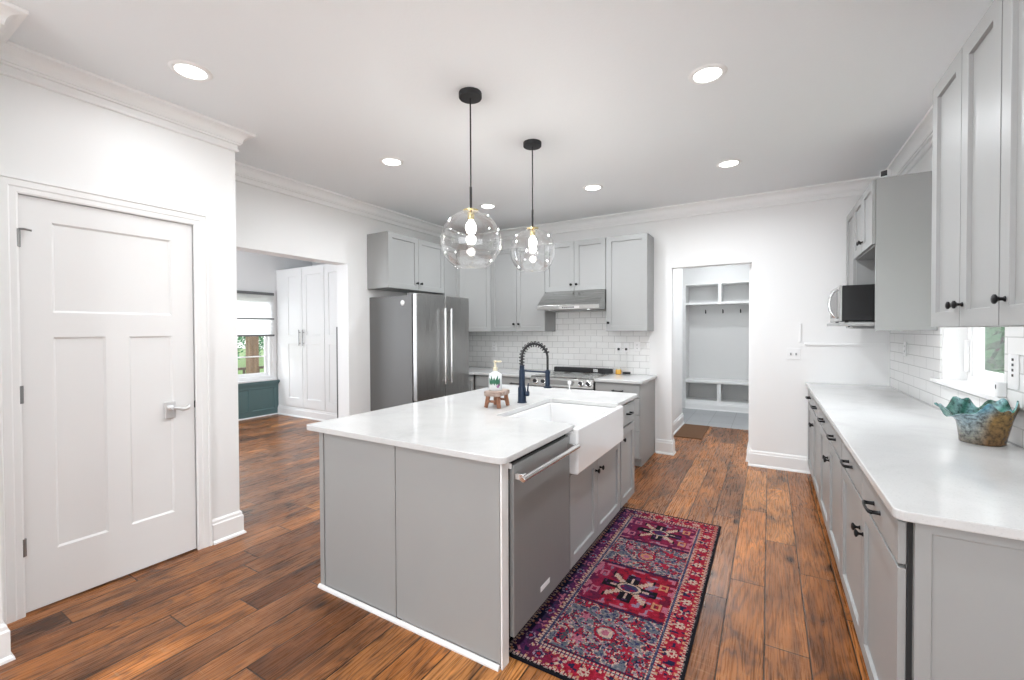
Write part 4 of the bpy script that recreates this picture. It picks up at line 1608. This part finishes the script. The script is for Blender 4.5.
def rug_col(i, j):
    u = (i + 0.5) / NXr * rug_w       # metres across from the cabinet side
    v = (j + 0.5) / NYr * rug_l       # metres along from the near end
    n1 = vn(u * 60, v * 60, 1)
    n2 = vn(u * 22, v * 22, 2)
    n3 = hsh(i, j, 3)
    e = min(u, rug_w - u, v, rug_l - v)
    eu = min(u, rug_w - u)
    ev = min(v, rug_l - v)
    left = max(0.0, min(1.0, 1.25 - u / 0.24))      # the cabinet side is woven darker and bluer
    if e < 0.010:
        return INK
    if e < 0.017:
        return INK if n3 < 0.6 else (0.25, 0.2, 0.2)

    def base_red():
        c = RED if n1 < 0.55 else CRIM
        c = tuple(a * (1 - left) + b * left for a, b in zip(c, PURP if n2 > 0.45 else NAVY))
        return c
    BW = 0.145
    if e < 0.030:
        s = v if eu == e else u
        return CREAM if (s % 0.018) < 0.009 and n3 > 0.1 else base_red()
    if e < BW - 0.030:
        # border: repeated little flowers and hooked leaves
        along = v if eu <= ev else u
        across = e - 0.030
        w = BW - 0.060
        a = (along % 0.105) - 0.0525
        b = across - w / 2
        k = int(along / 0.105) % 2
        d = math.hypot(a, b)
        if k:
            if d < 0.008:
                return RED
            if d < 0.016:
                return NAVY if left > 0.3 else CREAM
            if d < 0.026 and abs(math.sin(3 * math.atan2(b, a))) > 0.45:
                return CREAM if left < 0.5 else LILAC
        else:
            if abs(a) + abs(b) < 0.012:
                return PURP
            if abs(abs(a) - abs(b)) < 0.007 and d < 0.03:
                return CREAM if left < 0.5 else PINK
        if abs(abs(b) - w * 0.40) < 0.006 and (along % 0.035) < 0.016:
            return PEACH if n3 > 0.4 else CREAM
        if n1 > 0.74:
            return NAVY
        if n1 < 0.14:
            return PINK
        return base_red()
    if e < BW:
        # guard stripes: dashed cream, slate line, dashed cream
        s = v if eu == e else u
        q = e - (BW - 0.030)
        if 0.011 < q < 0.019:
            return BLUE if n3 > 0.3 else SLATE
        return CREAM if (s % 0.0175) < 0.010 and n3 > 0.06 else base_red()
    # field of four compartments
    fu = u - rug_w / 2
    bounds = [BW, 0.548, 0.972, 1.335, rug_l - BW]
    k = sum(v >= b for b in bounds[1:4])
    v0, v1 = bounds[k], bounds[k + 1]
    cv = (v0 + v1) / 2
    fv = v - cv
    hu, hv = rug_w / 2 - BW, (v1 - v0) / 2
    ed = min(hu - abs(fu), hv - abs(fv))
    if hv - abs(fv) < 0.012:
        return NAVY if n3 > 0.35 else WINE
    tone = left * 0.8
    if k in (0, 2):
        # mottled garden compartment
        g = 0.6 * vn(u * 38, v * 38, 5) + 0.4 * vn(u * 80, v * 80, 7)
        g2 = vn(u * 110, v * 110, 6)
        d = math.hypot(fu, fv)
        wob = 0.008 * (n2 - 0.5)
        if d + wob < 0.018:
            return PINK
        if d + wob < 0.034:
            return CREAM if k == 0 else PEACH
        if abs(d + wob - 0.047) < 0.006:
            return RED
        for (sx, sv) in ((-0.12, 0.07), (0.12, -0.06), (-0.1, -0.1), (0.13, 0.09)):
            dd = math.hypot(fu - sx, fv - sv)
            an = math.atan2(fv - sv, fu - sx)
            if dd < 0.034 * (0.7 + 0.3 * math.cos(5 * an)):
                return CRIM if sx > 0 else PINK
        if g > 0.62:
            return (SLATE if g2 > 0.4 else BLUE)
        if g > 0.55:
            return tuple(0.75 * a + 0.25 * b for a, b in zip(SLATE, CREAM))
        if g > 0.45:
            return CREAM if g2 > 0.5 else (LILAC if n3 > 0.35 else CRIM)
        if g > 0.33:
            return RED if g2 > 0.5 else NAVY
        return (0.06, 0.07, 0.09) if g2 > 0.4 else CRIM
    # star medallion compartment
    a, b = abs(fu), abs(fv) * (1.0 if k == 1 else 1.1)
    d = math.hypot(fu, fv * 1.35)
    ell = math.hypot(fu / 0.064, fv / 0.044)
    if ell < 0.35:
        return PURP
    if ell < 0.8:
        return BLUE if n1 > 0.5 else (PURP if n1 > 0.25 else RED)
    if ell < 1.0:
        return CREAM
    if ell < 1.15:
        return INK
    # stepped cross arms
    sa, sb = round(a / 0.014) * 0.014, round(b / 0.014) * 0.014
    arm = (sa < 0.034 and sb < 0.135) or (sb < 0.034 and sa < 0.150)
    inner = (sa < 0.014 and sb < 0.10) or (sb < 0.014 and sa < 0.11)
    diag = abs(sa - sb) < 0.02 and sa < 0.122
    if inner:
        return CREAM if n3 > 0.15 else PINK
    if diag and sa < 0.108:
        return CREAM if n3 > 0.2 else PEACH
    if arm:
        return INK if n1 > 0.35 else PURP
    if diag:
        return INK
    # little hooked motifs at the sides
    for sx in (-1, 1):
        for sv in (-1, 1):
            x = fu - sx * 0.168
            y = fv - sv * 0.095
            if abs(abs(x) - 0.018) < 0.006 and abs(y) < 0.03 or abs(abs(y) - 0.022) < 0.006 and abs(x) < 0.022:
                return PINK if sx < 0 else PEACH
    g = vn(u * 40, v * 40, 8)
    if ed < 0.03 and g > 0.55:
        return PINK
    c = CRIM if g > 0.6 else (RED if g > 0.3 else WINE)
    if k == 3:
        c = tuple(0.6 * p + 0.4 * q for p, q in zip(c, PURP))
    if g > 0.82:
        c = LILAC
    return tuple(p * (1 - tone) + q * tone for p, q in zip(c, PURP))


M_RUG = mat('woven_rug', (0.3, 0.05, 0.06), 0.95, spec=0.1)
t = NT(M_RUG)
at_ = t.n('ShaderNodeAttribute', attribute_name='Col')
nz = t.noise(t.obj(), 320, 2, 0.6)
cr = t.ramp(nz, [(0.3, (0.7, 0.7, 0.7)), (0.7, (1.25, 1.25, 1.25))])
t.l(t.mix(1.0, at_.outputs['Color'], cr, 'MULTIPLY'), t.b.inputs['Base Color'])
t.bump(nz, 0.4, 0.003)
bm = bmesh.new()
cl = bm.loops.layers.float_color.new('Col')
grid = [[bm.verts.new((i / NXr * rug_w, j / NYr * rug_l, 0.009 + 0.0008 * (hsh(i, j, 9) - 0.5))) for j in range(NYr + 1)] for i in range(NXr + 1)]
for i in range(NXr):
    for j in range(NYr):
        f = bm.faces.new((grid[i][j], grid[i + 1][j], grid[i + 1][j + 1], grid[i][j + 1]))
        q_ = 0.58 + 0.34 * hsh(i, j, 21)
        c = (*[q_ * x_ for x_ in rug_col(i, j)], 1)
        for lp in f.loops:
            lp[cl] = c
low = {}
per = [(i, 0) for i in range(NXr)] + [(NXr, j) for j in range(NYr)] + [(i, NYr) for i in range(NXr, 0, -1)] + [(0, j) for j in range(NYr, 0, -1)]
lo = [bm.verts.new((grid[i][j].co.x, grid[i][j].co.y, 0.0005)) for i, j in per]
for k in range(len(per)):
    q = (k + 1) % len(per)
    f = bm.faces.new((grid[per[k][0]][per[k][1]], lo[k], lo[q], grid[per[q][0]][per[q][1]]))
    for lp in f.loops:
        lp[cl] = (*INK, 1)
f = bm.faces.new(lo[::-1])
for lp in f.loops:
    lp[cl] = (*INK, 1)
rug = obj('rug', bm, M_RUG)
rug.location = (RX_0, RY_0, 0)
tag(rug, 'red and blue oriental runner rug along the sink side of the island', 'rug')

# ---------------------------------------------------------------- mudroom
root = thing('hall_bench', 'white built-in mudroom bench with cubbies and coat hooks beyond the doorway', 'bench', (-0.83, 8.55, 0))
ox, oy = 0.83, 0.0
x0, x1 = -1.40 + ox, -0.192 + ox
bm = bmesh.new()
box(bm, x0, x0 + 0.07, 0.0, 0.42, 0.0, ZC - 0.002)
box(bm, x1 - 0.075, x1, 0.0, 0.42, 0.0, ZC - 0.002)
box(bm, x0 + .07, x1 - .075, 0.0, 0.02, 2.285, ZC - 0.002)
box(bm, x0 + .07, x1 - .075, 0.40, 0.42, 0.0, ZC - 0.002)
obj('frame', bm, M_BENCH, root, bevel=0.002)
obj('shelf', B((x0 + .07, x1 - .075, 0.0, 0.40, 1.905, 1.945), (x0 + .07, x1 - .075, 0.0, 0.40, 2.265, 2.285)), M_CABW, root, bevel=0.002)
obj('divider', B((-0.785 + ox, -0.735 + ox, 0.002, 0.40, 1.945, 2.265)), M_CABW, root, bevel=0.002)
obj('seat', B((x0 + .0705, x1 - .0755, -0.02, 0.40, 0.485, 0.532)), M_CABW, root, bevel=0.004)
bm = bmesh.new()
wall(bm, 'y', 0.0, 0.02, x0 + .0705, x1 - .0755, 0.06, 0.485, [(-1.325 + ox, -0.80 + ox, 0.17, 0.475), (-0.74 + ox, -0.30 + ox, 0.17, 0.475)])
box(bm, x0 + .0705, x1 - .0755, 0.02, 0.40, 0.14, 0.16)
box(bm, -0.79 + ox, -0.75 + ox, 0.02, 0.40, 0.16, 0.485)
obj('cubby_base', bm, M_CABW, root, bevel=0.002)
bm = bmesh.new()
run(bm, bb_profile(0.13), (x0 + .0705, 0.0), (x1 - .0755, 0.0), (0, -1))
obj('plinth', bm, M_CABW, root)
for hx in (-1.035, -0.74, -0.45):
    bm = bmesh.new()
    box(bm, hx + ox - 0.010, hx + ox + 0.010, 0.392, 0.3995, 1.755, 1.81)
    tube(bm, [(hx + ox, 0.39, 1.80), (hx + ox, 0.36, 1.80), (hx + ox, 0.34, 1.82)], 0.007, 8)
    tube(bm, [(hx + ox, 0.39, 1.765), (hx + ox, 0.365, 1.755), (hx + ox, 0.35, 1.77)], 0.007, 8)
    obj('coat_hook', bm, M_BLACKM, root)
bm = B((-1.115, -0.76, 6.17, 7.06, 0.0005, 0.012))
tag(obj('doormat', bm, M_DOORMAT, bevel=0.004), 'plain brown doormat on the floor in the hall beyond the doorway', 'doormat')

# ---------------------------------------------------------------- dining room beyond the left opening
root = thing('tall_cupboard', 'tall white built-in cupboard with panelled doors beyond the left opening', 'cupboard', (-6.4, FY, 0), 0)
X0, X1 = FX + 0.001 + 6.4, -4.6 + 6.4
obj('carcass', B((X0, X1, 0.0, 0.6, 0.0, 2.52)), M_CABW, root, bevel=0.002)
bm = bmesh.new()
run(bm, bb_profile(0.15), (X0, 0), (X1, 0), (0, -1))
obj('plinth', bm, M_CABW, root)
for a, b, hs in ((-7.19, -6.705, 1), (-6.695, -6.13, -1), (-6.12, -5.55, 1), (-5.54, -4.97, -1)):
    a, b = a + 6.4, b + 6.4
    bm = bmesh.new()
    rl = 0.10
    panelled(bm, b - a, 2.30, 0.02, [(a + rl, b - rl, 0.32, 1.235), (a + rl, b - rl, 1.385, 2.38)], 0.011, 0.004, a, 0.18, -0.021)
    d = obj('door', bm, M_CABW, root, bevel=0.001)
    x = b - 0.045 if hs > 0 else a + 0.045
    bm = bmesh.new()
    for zz in (1.25, 1.43):
        M = Matrix.Translation((x, -0.021, zz)) @ Matrix.Rotation(pi / 2, 4, 'X')
        lathe(bm, [(0.006, 0), (0.006, 0.03)], 8, M)
    tube(bm, [(x, -0.053, 1.21), (x, -0.053, 1.475)], 0.008, 8)
    obj('pull', bm, M_HINGE, d, smooth=True, auto=50)
tag(obj('upright_bar', B((-5.80, -5.772, FY - 0.052, FY - 0.030, 0.0, 1.515)), M_RAIL, bevel=0.003), 'thin dark upright bar standing in front of the tall white cupboard', 'bar')

# teal wainscot below the far window
bm = bmesh.new()
Yc0, Yc1 = 2.6, FY - 0.002
panelled(bm, Yc1 - Yc0, 0.56, 0.03, [(k, k + 0.48, 0.115, 0.47) for k in (-0.0 + 0.02, 0.56, 1.10)] + [(1.64 - 0.2 + 0.03 + 0.0, 1.80, 0.115, 0.47)] if False else [(0.02, 0.40, 0.115, 0.475), (0.46, 0.86, 0.115, 0.475), (0.92, 1.38, 0.115, 0.475), (1.445, 1.815, 0.115, 0.475)], 0.012, 0.006, 0, 0.0, 0)
bm.transform(Matrix.Translation((FX + 0.031, Yc0, 0)) @ Matrix.Rotation(pi / 2, 4, 'Z'))
box(bm, FX + 0.001, FX + 0.075, Yc0, Yc1, 0.56, 0.60)
box(bm, FX + 0.001, FX + 0.055, Yc0, Yc1, 0.535, 0.56)
struct('trim_wainscot', bm, M_TEAL)
bm = bmesh.new()
run(bm, [(0, 0), (0.012, 0), (0.010, 0.012), (0, 0.02)], (FX + 0.031, Yc0), (FX + 0.031, Yc1), (1, 0))
struct('baseboard_dining', bm, M_TRIM)

win = bpy.data.objects.new('window_1', None)
C.objects.link(win)
win['kind'] = 'structure'
bm = bmesh.new()
wall(bm, 'x', FX - 0.13, FX + 0.012, FWY0, FWY1, FWZ0 - 0.03, FWZ1, [(FWY0 + 0.05, FWY1 - 0.05, FWZ0 + 0.03, FWZ1 - 0.04)])
obj('window_frame', bm, M_TRIM, win, bevel=0.003)
bm = bmesh.new()
wall(bm, 'x', FX - 0.09, FX - 0.05, FWY0 + 0.05, FWY1 - 0.05, FWZ0 + 0.03, FWZ1 - 0.04, [(FWY0 + 0.09, FWY1 - 0.09, FWZ0 + 0.08, 1.01), (FWY0 + 0.09, FWY1 - 0.09, 1.03, FWZ1 - 0.09)])
obj('window_sash', bm, M_TRIM, win, bevel=0.003)
obj('window_pane', B((FX - 0.072, FX - 0.068, FWY0 + 0.08, FWY1 - 0.08, FWZ0 + 0.07, FWZ1 - 0.08)), M_PANE, win)
obj('window_sill', B((FX + 0.001, FX + 0.07, FWY0 - 0.05, FWY1 + 0.05, 0.603, 0.633)), M_TRIM, win, bevel=0.003)
obj('window_casing', B((FX + 0.001, FX + 0.02, FWY1, FWY1 + 0.06, 0.634, FWZ1 + 0.06), (FX + 0.001, FX + 0.02, FWY0 - 0.06, FWY0, 0.634, FWZ1 + 0.06), (FX + 0.001, FX + 0.02, FWY0, FWY1, FWZ1, FWZ1 + 0.06)), M_TRIM, win, bevel=0.003)
root = thing('window_shade', 'white pleated shade with grey rails over the upper part of the far window', 'blind', (FX + 0.05, (FWY0 + FWY1) / 2, 0), pi / 2)
hw = (FWY1 - FWY0) / 2 + 0.01
bm = bmesh.new()
n = 30
for k in range(n):
    z0 = 2.07 - (2.07 - 1.39) * k / n
    z1 = 2.07 - (2.07 - 1.39) * (k + 1) / n
    zm = (z0 + z1) / 2
    for (za, ya, zb, yb) in ((z0, 0.012, zm, 0.0), (zm, 0.0, z1, 0.012)):
        bm.faces.new([bm.verts.new(p) for p in ((-hw, ya, za), (hw, ya, za), (hw, yb, zb), (-hw, yb, zb))])
obj('fabric', bm, M_SHADE, root)
for z0, z1, y0 in ((2.07, 2.115, -0.01), (1.655, 1.675, -0.006), (1.365, 1.395, -0.008)):
    obj('rail', B((-hw - 0.005, hw + 0.005, y0, 0.02, z0, z1)), M_RAIL, root, bevel=0.003)

# ---------------------------------------------------------------- outdoors


def tree(label, name, x, y, z0, hgt, rad, nleaf, m, group, seed, leaf=0.11):
    rg = random.Random(seed)
    root = thing(name, label, 'tree' if hgt > 2 else 'bush', (x, y, z0), 0, group)
    bm = bmesh.new()
    th = hgt * 0.45
    tube(bm, [(0, 0, 0), (0.05, 0.02, th * .5), (0, 0.05, th), (0.02, 0, hgt * 0.8)], [rad * 0.10, rad * 0.08, rad * 0.06, rad * 0.02], 8)
    for k in range(5):
        a = k * 2.4
        tube(bm, [(0, 0, th * .8), (cos(a) * rad * .4, sin(a) * rad * .4, th * 1.1), (cos(a) * rad * .7, sin(a) * rad * .7, th * 1.4)], [rad * .04, rad * .03, rad * .01], 6)
    obj('trunk', bm, M_BARK, root)
    bm = bmesh.new()
    blobs = [(Vector((rg.uniform(-.6, .6) * rad, rg.uniform(-.6, .6) * rad, hgt * rg.uniform(.2, .9))), rad * rg.uniform(.4, .62)) for _ in range(18)]
    for _ in range(nleaf):
        c, r = rg.choice(blobs)
        d = Vector((rg.gauss(0, 1), rg.gauss(0, 1), rg.gauss(0, 1))).normalized()
        p = c + d * r * rg.uniform(.75, 1.05)
        if p.z < 0.05:
            continue
        n = (d + Vector((rg.uniform(-.6, .6), rg.uniform(-.6, .6), rg.uniform(-.6, .6)))).normalized()
        u = n.orthogonal().normalized()
        w = n.cross(u)
        s = leaf * rg.uniform(.6, 1.3)
        bm.faces.new([bm.verts.new(p + q) for q in (u * s, w * s * .55, -u * s, -w * s * .55)])
    obj('foliage', bm, m, root)
    return root


struct('ground', B((-60, FX - 2.4, -20, 30, -0.75, -0.62), (1.25, 60, -20, 30, -0.75, -0.62)), M_GRASS)
GZ = -0.62
tree('big leafy tree seen through the right window, the farther one behind', 'tree', 5.35, 17.2, GZ, 5.5, 2.3, 9000, M_LEAF, 'trees outside the right window', 1)
tree('leafy tree seen through the right window, the nearer one with low branches', 'tree', 3.75, 11.9, GZ, 4.4, 1.5, 9000, M_LEAF2, 'trees outside the right window', 2)
tree('leafy tree on the lawn beyond the porch, left of the porch post', 'tree', -27.0, 13.6, GZ, 6.0, 2.3, 5000, M_LEAF, 'trees beyond the porch', 10)
tree('leafy tree on the lawn beyond the porch, right of the porch post', 'tree', -33.5, 20.0, GZ, 6.5, 2.6, 5000, M_LEAF, 'trees beyond the porch', 11)
struct('floor_porch', B((FX - 2.45, FX - 0.17, 1.0, 8.0, -0.3, -0.15)), M_DECK)
tag(obj('porch_post', B((FX - 2.03, FX - 1.85, 5.03, 5.21, -0.15, 2.9)), M_POST, bevel=0.008), 'square brown wooden porch post outside the far window', 'post')
root = thing('porch_railing', 'brown wooden porch railing outside the far window', 'railing', (FX - 2.25, 4.5, -0.15), 0)
obj('top_rail', B((-0.05, 0.05, -2.5, 3.0, 0.78, 0.83)), M_DECK, root, bevel=0.004)
obj('bottom_rail', B((-0.03, 0.03, -2.5, 3.0, 0.10, 0.14)), M_DECK, root, bevel=0.004)
for k in range(36):
    y = -2.45 + k * 0.153
    obj('baluster', B((-0.018, 0.018, y - 0.018, y + 0.018, 0.14, 0.78)), M_DECK, root)
for y in (-2.48, 2.98):
    obj('post', B((-0.04, 0.04, y - 0.04, y + 0.04, 0.0, 0.9)), M_DECK, root)
